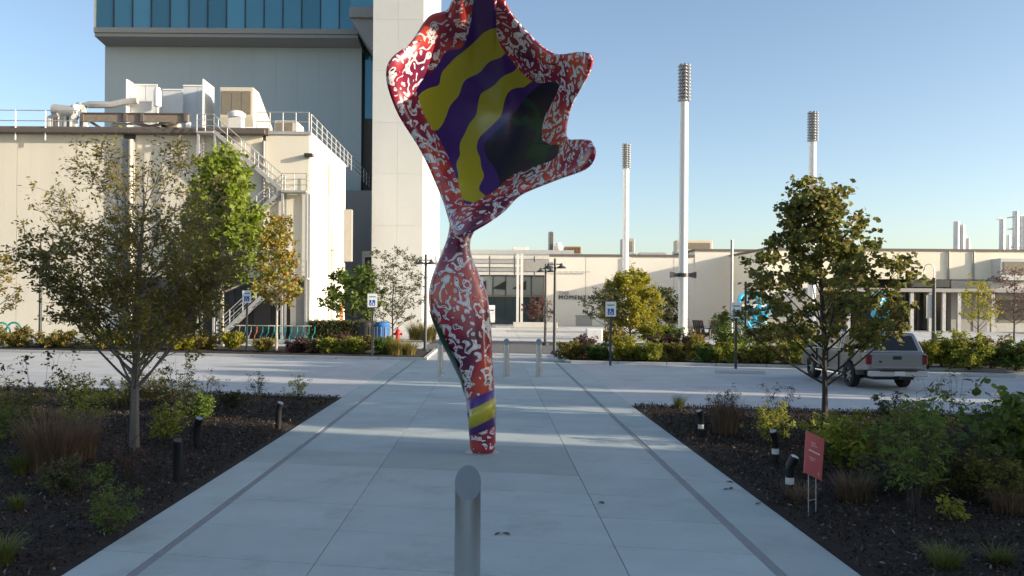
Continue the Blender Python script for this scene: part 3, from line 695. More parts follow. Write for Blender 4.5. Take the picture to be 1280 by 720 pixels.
for k in range(2):
    a = P(1055 + k*6, 310, 90); part('panel', MB().obox((a.x + .5, 90.3, rt + .8), (.12, 0, .02), (0, .5, 0), (.3, 0, .85)), M['white'], t)
# unseen building added off to the right to shade the walk
nb = thing('added_shade_block', 'plain cream unseen block added across the lot to shade the walk', 'building', (31, 0, 0))
part('wall', MB().box(28, 34, -45, 7.0, -.1, 11.6), M['cream'], nb); part('roof', MB().box(27.8, 34.2, -45.2, 7.2, 11.6, 11.9), M['eave'], nb)
part('porch', MB().box(26.5, 27.98, -20, 2, -.1, 3), M['cream'], nb)

# ------------------------------------------------------------------ floodlight poles
def flood(px, Z, w_, collar, label, z1=19.2):
    x = XZ(px, Z); t_ = thing('floodlight_pole', label, 'floodlight', (x, Z, 0), 'tall white floodlight poles')
    hh = z1 - 2.7
    part('pole', MB().lathe((x, Z, 0), [(w_*1.02, 0), (w_, .3), (w_*.92, hh)], 20), M['pole'], t_, smooth=True)
    part('base_flange', MB().lathe((x, Z, -.02), [(w_*1.5, 0), (w_*1.5, .06)], 20), M['galv'], t_)
    part('lamp_core', MB().lathe((x, Z, hh), [(w_*.45, 0), (w_*.45, 2.6)], 10), M['galv'], t_)
    lm = MB()
    lm.lathe((0, -w_*.95, 0), [(.05,.1), (.10,.07), (.16,-.03), (.17,-.08), (.02,-.09)], 8)
    lme = mesh(lm, M['lampsteel'], smooth=True)
    for k in range(11):
        for a in range(6):
            o_ = share('lamp', lme, t_, (0, 0, hh + .2 + k*.235), (0, 0, a*math.pi/3))
    if collar:
        z = HZ(px, 344, Z)
        part('collar', MB().lathe((x, Z, z - .12), [(w_*1.25, 0), (w_*1.25, .26)], 16), M['darkpost'], t_)
        for s in (-1, 1):
            part('spotlight', MB().add([(x + s*w_*1.2, Z-.18, z-.1), (x + s*w_*1.2, Z+.18, z-.1), (x + s*w_*1.2, Z+.18, z+.12), (x + s*w_*1.2, Z-.18, z+.12),
              (x + s*(w_*1.2+.5), Z-.25, z-.2), (x + s*(w_*1.2+.5), Z+.25, z-.2), (x + s*(w_*1.2+.5), Z+.25, z+.24), (x + s*(w_*1.2+.5), Z-.25, z+.24)],
              [(0,1,2,3),(7,6,5,4),(0,4,5,1),(1,5,6,2),(2,6,7,3),(3,7,4,0)]), M['darkpost'], t_)
M['lampsteel'] = surf('lampsteel', (.45,.45,.45), .4, metal=.4, var=.1)
flood(853.5, 58, .31, True, 'tall white floodlight pole with dark collar of two spotlights')
flood(781.5, 87, .33, False, 'tall white floodlight pole rising behind the yellow green tree')
flood(1014.5, 72, .33, False, 'tall white floodlight pole rising behind the round leaved tree')

# ------------------------------------------------------------------ sculpture: a curling painted sail on a twisted leg
ZS = 14.4
def paint(name, kind):
    m, n, b = newmat(name); L = n.links.new
    b.inputs['Roughness'].default_value = .28; b.inputs['Coat Weight'].default_value = .5; b.inputs['Coat Roughness'].default_value = .15
    geo = N(n, 'ShaderNodeNewGeometry')
    def ramp(src, stops, interp='CONSTANT'):
        r_ = N(n, 'ShaderNodeValToRGB'); cr = r_.color_ramp; cr.interpolation = interp
        while len(cr.elements) < len(stops): cr.elements.new(.5)
        for i, (p_, c_) in enumerate(stops): cr.elements[i].position = p_; cr.elements[i].color = (*c_, 1)
        L(src, r_.inputs[0]); return r_.outputs[0]
    n1 = N(n, 'ShaderNodeTexNoise', i_Scale=1.5, i_Detail=2.0); L(geo.outputs['Position'], n1.inputs[0])
    ground = ramp(n1.outputs[0], [(.32, (.10,.008,.04)), (.48, (.32,.015,.045)), (.64, (.56,.07,.035))], 'LINEAR')
    n2 = N(n, 'ShaderNodeTexNoise', i_Scale=5.6, i_Detail=0.0, i_Distortion=1.9); L(geo.outputs['Position'], n2.inputs[0])
    spot = ramp(n2.outputs[0], [(0, (0,0,0)), (.555, (1,1,1))])
    edge = ramp(n2.outputs[0], [(0, (0,0,0)), (.53, (1,1,1)), (.555, (0,0,0)), (.66, (1,1,1)), (.69, (0,0,0))])
    def mix(f, a, bb):
        x = N(n, 'ShaderNodeMix', data_type='RGBA'); L(f, x.inputs['Factor'])
        for s, k in ((a, 'A'), (bb, 'B')):
            if isinstance(s, tuple): x.inputs[k].default_value = (*s, 1)
            else: L(s, x.inputs[k])
        return x.outputs['Result']
    red = mix(edge, mix(spot, ground, (.72,.66,.65)), (.02,.008,.012))
    if kind == 'red': L(red, b.inputs['Base Color']); return m
    at = N(n, 'ShaderNodeAttribute'); at.attribute_name = 'zone'        # 0 centre .. 1 rim
    sep = N(n, 'ShaderNodeSeparateColor'); L(at.outputs['Color'], sep.inputs[0])
    n3 = N(n, 'ShaderNodeTexNoise', i_Scale=1.2, i_Detail=1.0); L(geo.outputs['Position'], n3.inputs[0])
    md = N(n, 'ShaderNodeMath', operation='MULTIPLY_ADD'); L(n3.outputs[0], md.inputs[0]); md.inputs[1].default_value = .22; L(sep.outputs[2], md.inputs[2])
    PUR, YEL, GRN = (.055,.018,.15), (.42,.36,.02), (.006,.045,.025)
    bands = ramp(md.outputs[0], [(0, PUR), (.54, YEL), (.65, PUR), (.76, YEL), (.89, PUR)])
    isred = ramp(sep.outputs[0], [(0, (0,0,0)), (.74, (1,1,1))])
    col = mix(isred, bands, red)
    greenf = ramp(sep.outputs[1], [(0, (0,0,0)), (.5, (1,1,1))])
    n4 = N(n, 'ShaderNodeTexNoise', i_Scale=1.4, i_Detail=1.0); L(geo.outputs['Position'], n4.inputs[0])
    green = ramp(n4.outputs[0], [(0, (.012,.010,.03)), (.50, GRN), (.60, (.01,.012,.03))])
    L(mix(greenf, col, mix(isred, green, red)), b.inputs['Base Color']); return m
M['sail'] = paint('sail', 'sail'); M['sailred'] = paint('sailred', 'red'); M['sailgreen'] = surf('sailgreen', (.01,.06,.035), .3, var=.3, scale=3, coat=.4)
sb = G(603, 566); ZS = sb.y
sc_ = thing('sail_sculpture', 'tall painted red, purple and yellow sail sculpture curling on a twisted leg', 'sculpture', (sb.x, sb.y, 0))
outl = [(575,300),(556,252),(528,190),(498,142),(489,98),(514,66),(538,33),(566,24),(578,-2),(590,-34),(616,-32),(624,8),(655,48),(690,84),(724,99),(726,118),(708,150),(704,192),(724,210),(720,232),(688,238),(650,250),(628,272),(600,292)]
cen = Vector((612, 148))
n_a, n_r = 144, 36
def outp(a):                                # closed Catmull-Rom through the outline
    k = len(outl); s = a*k; i = int(s) % k; f = s - int(s)
    p0, p1, p2, p3 = (Vector(outl[(i+d) % k]) for d in (-1, 0, 1, 2))
    return .5*((2*p1) + (p2-p0)*f + (2*p0-5*p1+4*p2-p3)*f*f + (3*p1-p0-3*p2+p3)*f**3)
vs_, fs, zone = [], [], []
for j in range(n_r + 1):
    r_ = j/n_r
    for i in range(n_a):
        a = i/n_a; o2 = outp(a); d = o2 - cen
        q = cen + d*r_
        th = a*2*math.pi
        right = max(0, min(1, (q.x - 560)/165)); top = max(0, min(1, (130 - q.y)/165)); right = right*right*(3 - 2*right); top = top*top*(3 - 2*top)
        el = math.hypot((q.x - 606)/118, (q.y - 138)/140); e2_ = el*el/(1 + .12*el**4)
        rim = max(0, (r_ - .55)/.45); rim = rim*rim*(3 - 2*rim)
        deep = 1.45*(1 - e2_) + .45*right*(1 - e2_) - (1.1*right + .6*top)*e2_
        deep += rim*(.13*math.sin(th*5 + .6) + .08*math.sin(th*9))
        curl = max(0, r_ - .9)/.1
        deep += .12*curl**2                     # the rim rolls back
        pt = P(q.x, q.y, 1) - CAM
        pt = CAM + pt*ZS; pt.y += deep - .75
        # keep size real: scale x,z stay those of depth ZS
        vs_.append(pt)
        dd = math.hypot(q.x - 694, (q.y - 190)*1.05); g = max(0, min(1, .5 + (84 + 7*math.sin(q.y*.08) - dd)/16))
        zone.append((r_, g, min(1, dd/235), 1))
for j in range(n_r):
    for i in range(n_a):
        i2 = (i+1) % n_a
        if j == 0: fs.append((i, n_a + i2, n_a + i)) if False else fs.append((j*n_a+i, j*n_a+i2, (j+1)*n_a+i2, (j+1)*n_a+i))
        else: fs.append((j*n_a+i, j*n_a+i2, (j+1)*n_a+i2, (j+1)*n_a+i))
off = OFF[sc_.name]
me = bpy.data.meshes.new('m'); me.from_pydata([tuple(v - off) for v in vs_], [], fs)
ca = me.color_attributes.new('zone', 'FLOAT_COLOR', 'POINT')
ca.data.foreach_set('color', np.array(zone, dtype=np.float32).ravel())
bm = bmesh.new(); bm.from_mesh(me); bmesh.ops.remove_doubles(bm, verts=bm.verts, dist=.0015); bm.to_mesh(me); bm.free()
me.shade_smooth(); me.materials.append(M['sail']); me.materials.append(M['sailred'])
so = bpy.data.objects.new('sail', me); link(so, sc_); OFF[so.name] = off
md = so.modifiers.new('solid', 'SOLIDIFY'); md.thickness = .05; md.offset = 1; md.material_offset = 1; md.material_offset_rim = 1
# leg: twisted blade, fat in the middle
prof = [(572,588,618),(556,587,620),(530,586,620),(505,584,619),(480,578,618),(455,566,616),(430,553,615),(405,542,614),(385,536,612),(365,535,609),(348,539,602),(330,546,593),(312,554,587),(295,560,588),(278,562,600),(262,560,618),(246,556,636)]
prof = [(a_, b_, c_) for a_, b_, c_ in prof]
lv, lf, na = [], [], 40
for k, (py, xa, xb) in enumerate(prof):
    cx = (xa + xb)/2; hw = (xb - xa)/2/FPX*ZS
    c0 = P(cx, py, ZS); c0.z = max(c0.z, -.02)
    hd = (.19 + .14*math.sin(min(1, max(0, (560-py)/260))*math.pi)); tw_ = .9*math.sin(k*.34)
    if py < 300: c0.y += (300 - py)*.006; hd *= .9
    for i in range(na):
        q = 2*math.pi*i/na
        ex = hw*math.cos(q)*(1 + .0*math.sin(3*q)); ey = hd*math.sin(q)
        rr = 1 + .10*math.sin(2*q + tw_*2 + k*.25)*(1 if 3 < k < 13 else .3) * abs(math.sin(q))
        lv.append((c0.x + ex, c0.y + ey*rr, c0.z))
for k in range(len(prof)-1):
    for i in range(na): lf.append((k*na+i, k*na+(i+1)%na, (k+1)*na+(i+1)%na, (k+1)*na+i))
lf.append(tuple(range(na)))
def ring(k):
    return [Vector(lv[k*na+i]) for i in range(na)]
leg = part('leg', MB().add(lv, lf), [M['sailred'], M['sailgreen']], sc_, smooth=True)
for m_ in leg.modifiers: pass
sm = leg.modifiers.new('sub', 'SUBSURF'); sm.levels = 1; sm.render_levels = 2
# yellow band on purple at the foot and a raised fold running up the leg
def band(name, z0_, z1_, tilt, mat, grow):
    b_ = MB(); vv = []
    for s in (0, 1):
        for i in range(na):
            q = 2*math.pi*i/na; zc = (z0_, z1_)[s] + tilt*math.cos(q)
            # find section of the leg at zc
            best = None
            for k in range(len(prof)-1):
                za, zb_ = lv[k*na][2], lv[(k+1)*na][2]
                if za <= zc <= zb_:
                    f = (zc-za)/(zb_-za+1e-9); A, B = Vector(lv[k*na+i]), Vector(lv[(k+1)*na+i]); best = A.lerp(B, f)
                    ca_ = sum((Vector(lv[k*na+t_]) for t_ in range(0, na, 4)), Vector())/10; cb_ = sum((Vector(lv[(k+1)*na+t_]) for t_ in range(0, na, 4)), Vector())/10
                    ctr = ca_.lerp(cb_, f)
            d = best - ctr; d.z = 0; vv.append(best + d.normalized()*grow)
    b_.add(vv, [(i, (i+1) % na, na + (i+1) % na, na + i) for i in range(na)])
    o_ = part(name, b_, M[mat], sc_, smooth=True); sd_ = o_.modifiers.new('s', 'SOLIDIFY'); sd_.thickness = .01; return o_
M['spurple'] = surf('spurple', (.075,.022,.19), .28, var=.1, coat=.5); M['syellow'] = surf('syellow', (.48,.40,.025), .3, var=.1, coat=.5)
band('painted_band', .40, 1.02, .10, 'spurple', .004); band('painted_band', .54, .86, .12, 'syellow', .012)
# green inner side showing along the left of the leg
gv = []; rows_g = [(r_, t_) for r_, t_ in ((385, 0), (400, .55), (425, .9), (450, 1), (475, .7), (495, 0))]
b_ = MB(); pts = []
for py, wd in rows_g:
    xa = np.interp(py, [q_[0] for q_ in reversed(prof)], [q_[1] for q_ in reversed(prof)]); xb = np.interp(py, [q_[0] for q_ in reversed(prof)], [q_[2] for q_ in reversed(prof)])
    hw = (xb-xa)/2/FPX*ZS; c0 = P((xa+xb)/2, py, ZS); hd = (.19 + .14*math.sin(min(1, max(0, (560-py)/260))*math.pi))
    row = []
    for s in range(7):
        q = math.pi*1.06 + s/6*wd*.62
        row.append((c0.x + (hw+.014)*math.cos(q), c0.y + (hd*1.10+.014)*math.sin(q), c0.z))
    pts.append(row)
vv = [p_ for row in pts for p_ in row]
b_.add(vv, [(r*7+s, r*7+s+1, (r+1)*7+s+1, (r+1)*7+s) for r in range(len(pts)-1) for s in range(6)])
part('green_lining', b_, M['sailgreen'], sc_, smooth=True, fixn=False)
part('base_plate', MB().lathe((sb.x, sb.y, 0), [(.30,-.005),(.30,.012)], 24), M['galv'], sc_)

# ------------------------------------------------------------------ bollards
def bollard_mesh(h, r, cut, n=36):
    b_ = MB(); vs2 = []
    for i in range(n):
        q = 2*math.pi*i/n; vs2.append((r*math.cos(q), r*math.sin(q), 0))
    for i in range(n):
        q = 2*math.pi*i/n; vs2.append((r*math.cos(q), r*math.sin(q), h + cut*math.sin(q)))
    return b_.add(vs2, [(i, (i+1) % n, n + (i+1) % n, n + i) for i in range(n)]), vs2[n:]
def make_bollard(loc, label, group=None):
    b_, top = bollard_mesh(1.22, .1, .115)
    t_ = thing('bollard', label, 'bollard', (0,0,0), group, off=False)
    part('tube', b_, M['bollard'], t_, smooth=True)
    part('slanted_cap', MB().add([Vector(p_)*1.0 for p_ in top], [tuple(range(36))]), M['capgrey'], t_, fixn=False)
    part('base_ring', MB().lathe((0,0,0), [(.125,-.002),(.125,.012),(.102,.014)], 24), M['galv'], t_)
    t_.location = loc; return t_
M['capgrey'] = surf('capgrey', (.22,.25,.27), .6, metal=.3, var=.08)
Zb = 6.42
make_bollard((XZ(586.5, Zb), Zb, 0), 'big round steel bollard with slanted top standing before the sculpture')
fb = make_bollard((0,0,0), 'steel bollard in the far row across the walk, slanted top facing the sculpture', 'row of bollards beyond the sculpture')
for k, px in enumerate((551, 592.5, 633.5, 674)):
    place(fb, k == 0, (XZ(px, 29.4), 29.4, 0), label=('far steel bollard at the left bed end of the row', 'far steel bollard partly behind the sculpture leg', 'far steel bollard just past the sculpture leg', 'far steel bollard at the right bed end of the row')[k])
bpy.context.view_layer.update()

# ------------------------------------------------------------------ bed lights
def bed_light(px, py0, py1, label, band_, tilt):
    g = G(px, py1); h = HZ(px, py0, g.y); r = .055 if band_ else .062
    t_ = thing('bed_light', label, 'light', (g.x, g.y, 0), 'black bollard lights in the beds')
    part('post', MB().lathe((g.x, g.y, -.02), [(r, 0), (r, h*.72), (r*1.05, h*.73)], 16), M['black'], t_, smooth=True)
    s = tilt; c0 = Vector((g.x, g.y, h*.74)); d = Vector((.35*s, -.25, .9)).normalized()
    part('lamp_head', MB().tube([c0 - d*.02, c0 + d*h*.24], [r*1.0, r*1.18], 16), M['black'], t_, smooth=True)
    e = c0 + d*h*.243; part('lens', MB().tube([e, e + d*.008], [r*.95, r*.95], 16), M['stainless'], t_)
    if band_: part('white_label', MB().lathe((g.x, g.y, h*.34), [(r*1.03, 0), (r*1.03, h*.15)], 16), M['offwhite'], t_)
bed_light(246, 521, 562, 'black bed light with slanted lens beside the yellow green shrub', False, 1)
bed_light(222, 548, 603, 'stout black bed light nearest the walk below the grey trunked tree', False, .2)
bed_light(348, 502, 536, 'black bed light near the far corner of the left bed', False, 1)
bed_light(876, 512, 548, 'black bed light with white band beside the purple brown clump', True, -1)
bed_light(969, 537, 583, 'black bed light with white band behind the wire legged sign', True, -1)
bed_light(987, 568, 624, 'black bed light with white band just in front of the red sign', True, 1)
bed_light(13, 480, 516, 'black path light with a small cap at the far edge of the left bed', False, .1)

# ------------------------------------------------------------------ red yard sign on wire legs
q = G(1008, 648); Zs = q.y
t = thing('yard_sign', 'small faded red sign on two wire legs in the right bed', 'sign', (q.x, q.y, 0), rotz=0)
def RS(px, py, dy=0): return P(px, py, Zs + dy)
cor = [RS(1007,538,.0), RS(1029.5,549,.22), RS(1026,601,.22), RS(1004,590,.0)]
nrm = (cor[1]-cor[0]).cross(cor[3]-cor[0]).normalized()
if nrm.y > 0: nrm = -nrm
def plate(name, cs, th, mat, parent, lift=0):
    f_ = [Vector(c_) + nrm*(lift + th) for c_ in cs]; k_ = [Vector(c_) + nrm*lift for c_ in cs]; n_ = len(cs)
    return part(name, MB().add(f_ + k_, [tuple(range(n_)), tuple(range(2*n_-1, n_-1, -1))] + [(i, (i+1) % n_, n_ + (i+1) % n_, n_ + i) for i in range(n_)]), mat, parent)
bd = plate('sign_board', cor, .012, M['signred'], t)
def uv(u, v): return cor[0].lerp(cor[1], u).lerp(cor[3].lerp(cor[2], u), v)
def mark(u0, v0, u1, v1, m_): plate('print', [uv(u0,v0), uv(u1,v0), uv(u1,v1), uv(u0,v1)], .001, M[m_], bd, .0125)
for r0, us in ((.20, (.30,.38,.47,.55)), (.26, (.28,.36,.45,.55,.62)), (.56, (.24,.33,.42,.52,.62)), (.61, (.30,.40,.50))):
    for k in range(len(us)-1): mark(us[k], r0, us[k] + .065, r0 + .035, 'signpink')
mark(.18, .40, .80, .432, 'white'); mark(.76, .83, .79, .93, 'signpink'); mark(.80, .86, .86, .885, 'signpink')
for u in (.3, .72):
    a = uv(u, .92); part('wire_leg', MB().tube([a + nrm*-.004, (a.x, a.y, -.03)], .006, 6), M['galv'], t)
a, b_ = uv(.3, .92), uv(.72, .92); z_ = .2
part('wire_crossbar', MB().tube([(a.x, a.y, z_), (b_.x, b_.y, z_)], .005, 6), M['galv'], t)

# ------------------------------------------------------------------ parking signs
def parking_sign(px, pt, pb, label):
    g = G(px, pb); Z = g.y; h = HZ(px, pt, Z)
    t_ = thing('parking_sign', label, 'sign', (g.x, Z, 0), 'accessible parking signs along the kerb')
    part('post', MB().box(g.x - .045, g.x + .045, Z + .01, Z + .07, -.02, h - .05), M['darkpost'], t_)
    wd, ht = .22, .62
    sp = part('sign_plate', MB().box(g.x - wd, g.x + wd, Z - .02, Z + .005, h - ht, h), M['white'], t_)
    part('blue_field', MB().box(g.x - .13, g.x + .13, Z - .024, Z - .0205, h - .55, h - .29), M['blue'], sp)
    zc = h - .46; b2 = MB()
    ringp = [(g.x - .01 + .062*math.cos(a_), Z - .0275, zc + .062*math.sin(a_)) for a_ in np.linspace(2.2, 6.0, 12)]
    b2.tube(ringp, .010, 4); b2.tube([(g.x-.03, Z-.0275, zc+.13), (g.x-.02, Z-.0275, zc+.03), (g.x+.04, Z-.0275, zc+.03), (g.x+.075, Z-.0275, zc-.05)], .011, 4)
    b2.lathe((g.x-.03, Z-.0275, zc+.135), [(.004,0),(.02,.012),(.02,.03),(.004,.042)], 6)
    part('wheelchair_symbol', b2, M['white'], sp)
    part('print_line', MB().box(g.x - .15, g.x + .15, Z - .0225, Z - .0205, h - .17, h - .12), M['teal'], sp)
parking_sign(308, 363, 441, 'accessible parking sign by the thin orange autumn tree')
parking_sign(465, 367, 448, 'accessible parking sign before the blue bin')
parking_sign(763, 377, 457, 'accessible parking sign beside the white utility cabinet')
parking_sign(920, 378, 461, 'accessible parking sign before the turquoise loops')

# ------------------------------------------------------------------ lamp posts
def dome_lamp(parent, x, y, z, r, mat='copper', h=.3):
    part('lamp_shade', MB().lathe((x, y, z), [(r, 0), (r*.85, h*.3), (r*.35, h*.6), (r*.22, h*1.1), (.01, h*1.2)], 14), M[mat], parent, smooth=True)
def goose(px, pt, pb, label, banner, side=1, r=.07, mat='darkpost', Z=None):
    g = G(px, pb) if Z is None else Vector((XZ(px, Z), Z, 0)); h = HZ(px, pt, g.y); x, y = g.x, g.y
    t_ = thing('lamp_post', label, 'lamp post', (x, y, 0))
    s = side*.32
    pts_ = [(x, y, 0), (x, y, h - .9)]
    part('post', MB().tube(pts_, [r*1.2, r*.9], 10), M[mat], t_, smooth=True)
    arc = [(x, y, h - .9)] + [(x + s*(1 - math.cos(a_)), y, h - .35 + .35*math.sin(a_)) for a_ in np.linspace(0, math.pi, 9)] + [(x + 2*s, y, h - .75)]
    part('gooseneck', MB().tube(arc, .035, 8), M['steel' if side < 0 else mat], t_, smooth=True)
    dome_lamp(t_, x + 2*s, y, h - 1.1, .42, 'darkpost' if side > 0 else 'copper', .36)
    part('base', MB().lathe((x, y, 0), [(r*2.2, -.02), (r*2.2, .15), (r*1.3, .3)], 12), M[mat], t_)
    if banner:
        b0, b1 = HZ(px, banner[0], y), HZ(px, banner[1], y)
        bo = part('banner', MB().box(x + .08*side, x + .5*side, y - .012, y + .012, b1, b0), M[banner[2]], t_)
        part('banner_arm', MB().box(x, x + .5*side, y - .02, y + .02, b0, b0 + .03), M[mat], t_)
        if banner[2] == 'banner':
            zc = (b0*.6 + b1*.4); xm = x + .29*side
            part('chevron_print', MB().tube([(xm - .1, y - .018, zc - .18), (xm, y - .018, zc + .12), (xm + .1, y - .018, zc - .18)], .016, 4), M['white'], bo)
            part('print_line', MB().box(x + .12*side, x + .46*side, y - .02, y - .013, b1*.72 + b0*.28, b1*.69 + b0*.31), M['white'], bo)
goose(50, 291, 436, 'dark gooseneck lamp post with black banner before the cream warehouse', (322, 357, 'banner'), 1)
goose(1167, 330, 431, 'gooseneck lamp post with copper shade beside the pickup truck', (369, 398, 'galv'), -1, .12)
def twin(px, pt, pb, label, arm=.45, finial=True, heads=2):
    g = G(px, pb); h = HZ(px, pt, g.y); x, y = g.x, g.y; t_ = thing('lamp_post', label, 'lamp post', (x, y, 0))
    part('post', MB().tube([(x, y, 0), (x, y, h)], [.085, .06], 10), M['darkpost'], t_, smooth=True)
    part('base', MB().lathe((x, y, 0), [(.2, -.02), (.2, .1), (.11, .2)], 12), M['darkpost'], t_)
    part('cross_arm', MB().box(x - arm*.8, x + arm*.8, y - .03, y + .03, h - .32, h - .27), M['darkpost'], t_)
    for s in ((-1, 1) if heads == 2 else (0,)): dome_lamp(t_, x + s*arm, y, h - .5, .26, 'darkpost', .22)
twin(531.5, 318, 441, 'slim dark lamp post with crossarm beside the white tower', .28)
twin(693, 323, 443, 'dark twin lamp post standing before the hall wall edge', .32)
twin(681.5, 330, 431, 'farther dark twin lamp post near the red leaved planter', .32)
for px, pt, pb, lb in ((932, 352, 446, 'plain dark post behind the round leaved tree'), (914, 300, 440, 'plain grey pole left of the round leaved tree')):
    g = G(px, pb); solo('post', MB().tube([(g.x, g.y, 0), (g.x, g.y, HZ(px, pt, g.y))], .08, 10), M['darkpost' if px > 920 else 'galv'], lb, 'post', (g.x, g.y, 0), smooth=True)

# ------------------------------------------------------------------ street furniture
g = G(743, 447); x, y = g.x, g.y
t = thing('utility_cabinet', 'white metal utility cabinet in the planting strip', 'cabinet', (x, y, 0))
h = HZ(743, 411, y); part('casing', MB().box(x - .38, x + .38, y, y + .5, 0, h), M['white'], t, bevel=.03)
for s in (0, 1): part('door', MB().box(x - .35 + s*.355, x - .01 + s*.355, y - .02, y - .004, .12, h - .06), M['white'], t)
part('handle', MB().box(x - .05, x - .02, y - .05, y - .021, h*.5, h*.5 + .15), M['galv'], t)
for nm, px, m_, lb in (('litter_bin', 478, 'binblue', 'blue litter bin behind the gold grass clump'), ('litter_bin', 458, 'dark', 'dark litter bin next to the blue one')):
    g = Vector((XZ(px, 50), 50, 0)); x, y = g.x, g.y; t = thing(nm, lb, 'bin', (x, y, 0))
    part('body', MB().lathe((x, y, 0), [(.42, 0), (.46, 1.15), (.48, 1.2)], 20), M[m_], t, smooth=True)
    part('lid', MB().lathe((x, y, 1.2), [(.48, 0), (.4, .15), (.1, .24)], 20), M[m_], t, smooth=True)
    for a_ in range(0, 12): part('slat', MB().box(x + .475*math.cos(a_*.524) - .02, x + .475*math.cos(a_*.524) + .02, y + .475*math.sin(a_*.524) - .02, y + .475*math.sin(a_*.524) + .02, .1, 1.1), M[m_ if m_ == 'dark' else 'steel'], t)
x, y = XZ(497.5, 52), 52
t = thing('fire_hydrant', 'red fire hydrant beside the tan grass', 'hydrant', (x, y, 0))
part('barrel', MB().lathe((x, y, 0), [(.2, 0), (.2, .06), (.13, .08), (.13, .62), (.17, .64), (.17, .7), (.12, .85), (.04, .93), (.04, 1.0), (0, 1.0)], 14), M['red'], t, smooth=True)
for a, b_ in (((x-.28, y, .6), (x-.1, y, .6)), ((x+.1, y, .6), (x+.28, y, .6)), ((x, y-.26, .55), (x, y-.1, .55))): part('nozzle', MB().tube([a, b_], .08, 10), M['red'], t)
# bike racks
x0, x1, y = XZ(296, 54), XZ(390, 54), 54
t = thing('bike_rack', 'long low bike rack of curved hoops under a yellow rail', 'bike rack', ((x0+x1)/2, y, 0))
part('top_rail', MB().tube([(x0, y, 1.0), (x1, y, 1.0)], .035, 8), M['hood'], t)
for i in range(14):
    x = x0 + (x1-x0)*i/13; part('hoop', MB().tube([(x, y, 0), (x + .05, y, .35), (x + .22, y - .15, .6), (x + .2, y, 1.0)], .03, 6), M[('galv','teal','galv','orange')[i % 4] if i < 4 else 'teal'], t)
x, y = XZ(4, 44), 44
t = thing('bike_hoop', 'teal ring bike stand behind the low shrubs', 'bike stand', (x, y, 0))
for k in range(3):
    part('ring', MB().tube([(x - .7 + k*.35 + .45*math.cos(a_), y + k*.5, .75 + .6*math.sin(a_)) for a_ in np.linspace(0, 2*math.pi, 18)], .05, 6), M['teal'], t)
# turquoise loop ornaments on white posts
def loops(px, py, Z, w_, h_, label, seed):
    r_ = random.Random(seed); q_ = P(px, py, Z); t_ = thing('turquoise_loops', label, 'sculpture', (q_.x, Z, 0))
    for k in range(5):
        cx, cz = q_.x + r_.uniform(-.4, .4)*w_, q_.z + r_.uniform(-.35, .35)*h_; ra, rb_ = r_.uniform(.25, .5)*w_, r_.uniform(.22, .45)*h_
        ph_ = r_.uniform(0, 6)
        part('loop', MB().tube([(cx + ra*math.cos(a_), Z + .35*math.sin(a_*2 + ph_), cz + rb_*math.sin(a_)) for a_ in np.linspace(0, 2*math.pi, 22)], .15, 6), M['turq'], t_, smooth=True)
    part('white_bar', MB().box(q_.x - w_*.3, q_.x + w_*.35, Z - .5, Z - .35, q_.z + h_*.05, q_.z + h_*.18), M['white'], t_)
    part('white_post', MB().tube([(q_.x, Z, 0), (q_.x, Z, q_.z + h_*.1)], .1, 8), M['white'], t_)
loops(813, 377, 75, 1.0, 2.0, 'single turquoise loop sculpture right of the yellow green tree', 3)
loops(932, 386, 62, 1.7, 1.8, 'wide turquoise loop sculpture behind the round leaved tree', 5)
loops(948, 385, 66, 1.4, 1.7, 'turquoise loop sculpture farther back behind the round leaved tree', 6)
loops(1103, 382, 70, 1.6, 1.4, 'turquoise loop sculpture above the pickup truck roof', 8)
x, y = XZ(799.5, 60), 60
solo('post', MB().tube([(x, y, 0), (x, y, HZ(799, 395, 60))], .08, 8), M['white'], 'short white post under the yellow green tree', 'post', (x, y, 0))
# slatted garden chairs
def chair(x, y, rz, label):
    t_ = thing('garden_chair', label, 'chair', (0,0,0), 'dark garden chairs by the hall wall', off=False)
    for k in range(6): part('back_slat', MB().obox((-.27 + k*.108, .28 + 0, .62), (.045,0,0), (0,.012,.0), (0,.16,.42)), M['wood'], t_)
    for k in range(5): part('seat_slat', MB().obox((0, -.35 + k*.13, .36 - k*.03), (.3,0,0), (0,.055,0), (0,0,.012)), M['wood'], t_)
    for s in (-1, 1):
        part('arm', MB().box(s*.36 - .07, s*.36 + .07, -.45, .35, .56, .585), M['wood'], t_)
        part('front_leg', MB().box(s*.34 - .02, s*.34 + .02, -.42, -.34, 0, .56), M['wood'], t_)
        part('rear_leg', MB().obox((s*.31, .12, .19), (.02,0,0), (0,.35,-.1), (0,.02,.05)), M['wood'], t_)
    t_.location = (x, y, 0); t_.rotation_euler = (0,0,rz); t_.scale = (1.35,)*3
for px, Z, rz in ((868, 66, 1.0), (877, 62, 2.4), (888, 61, -1.0), (897, 63, .4)): chair(XZ(px, Z), Z, rz, 'dark slatted garden chair before the shaded hall wall')
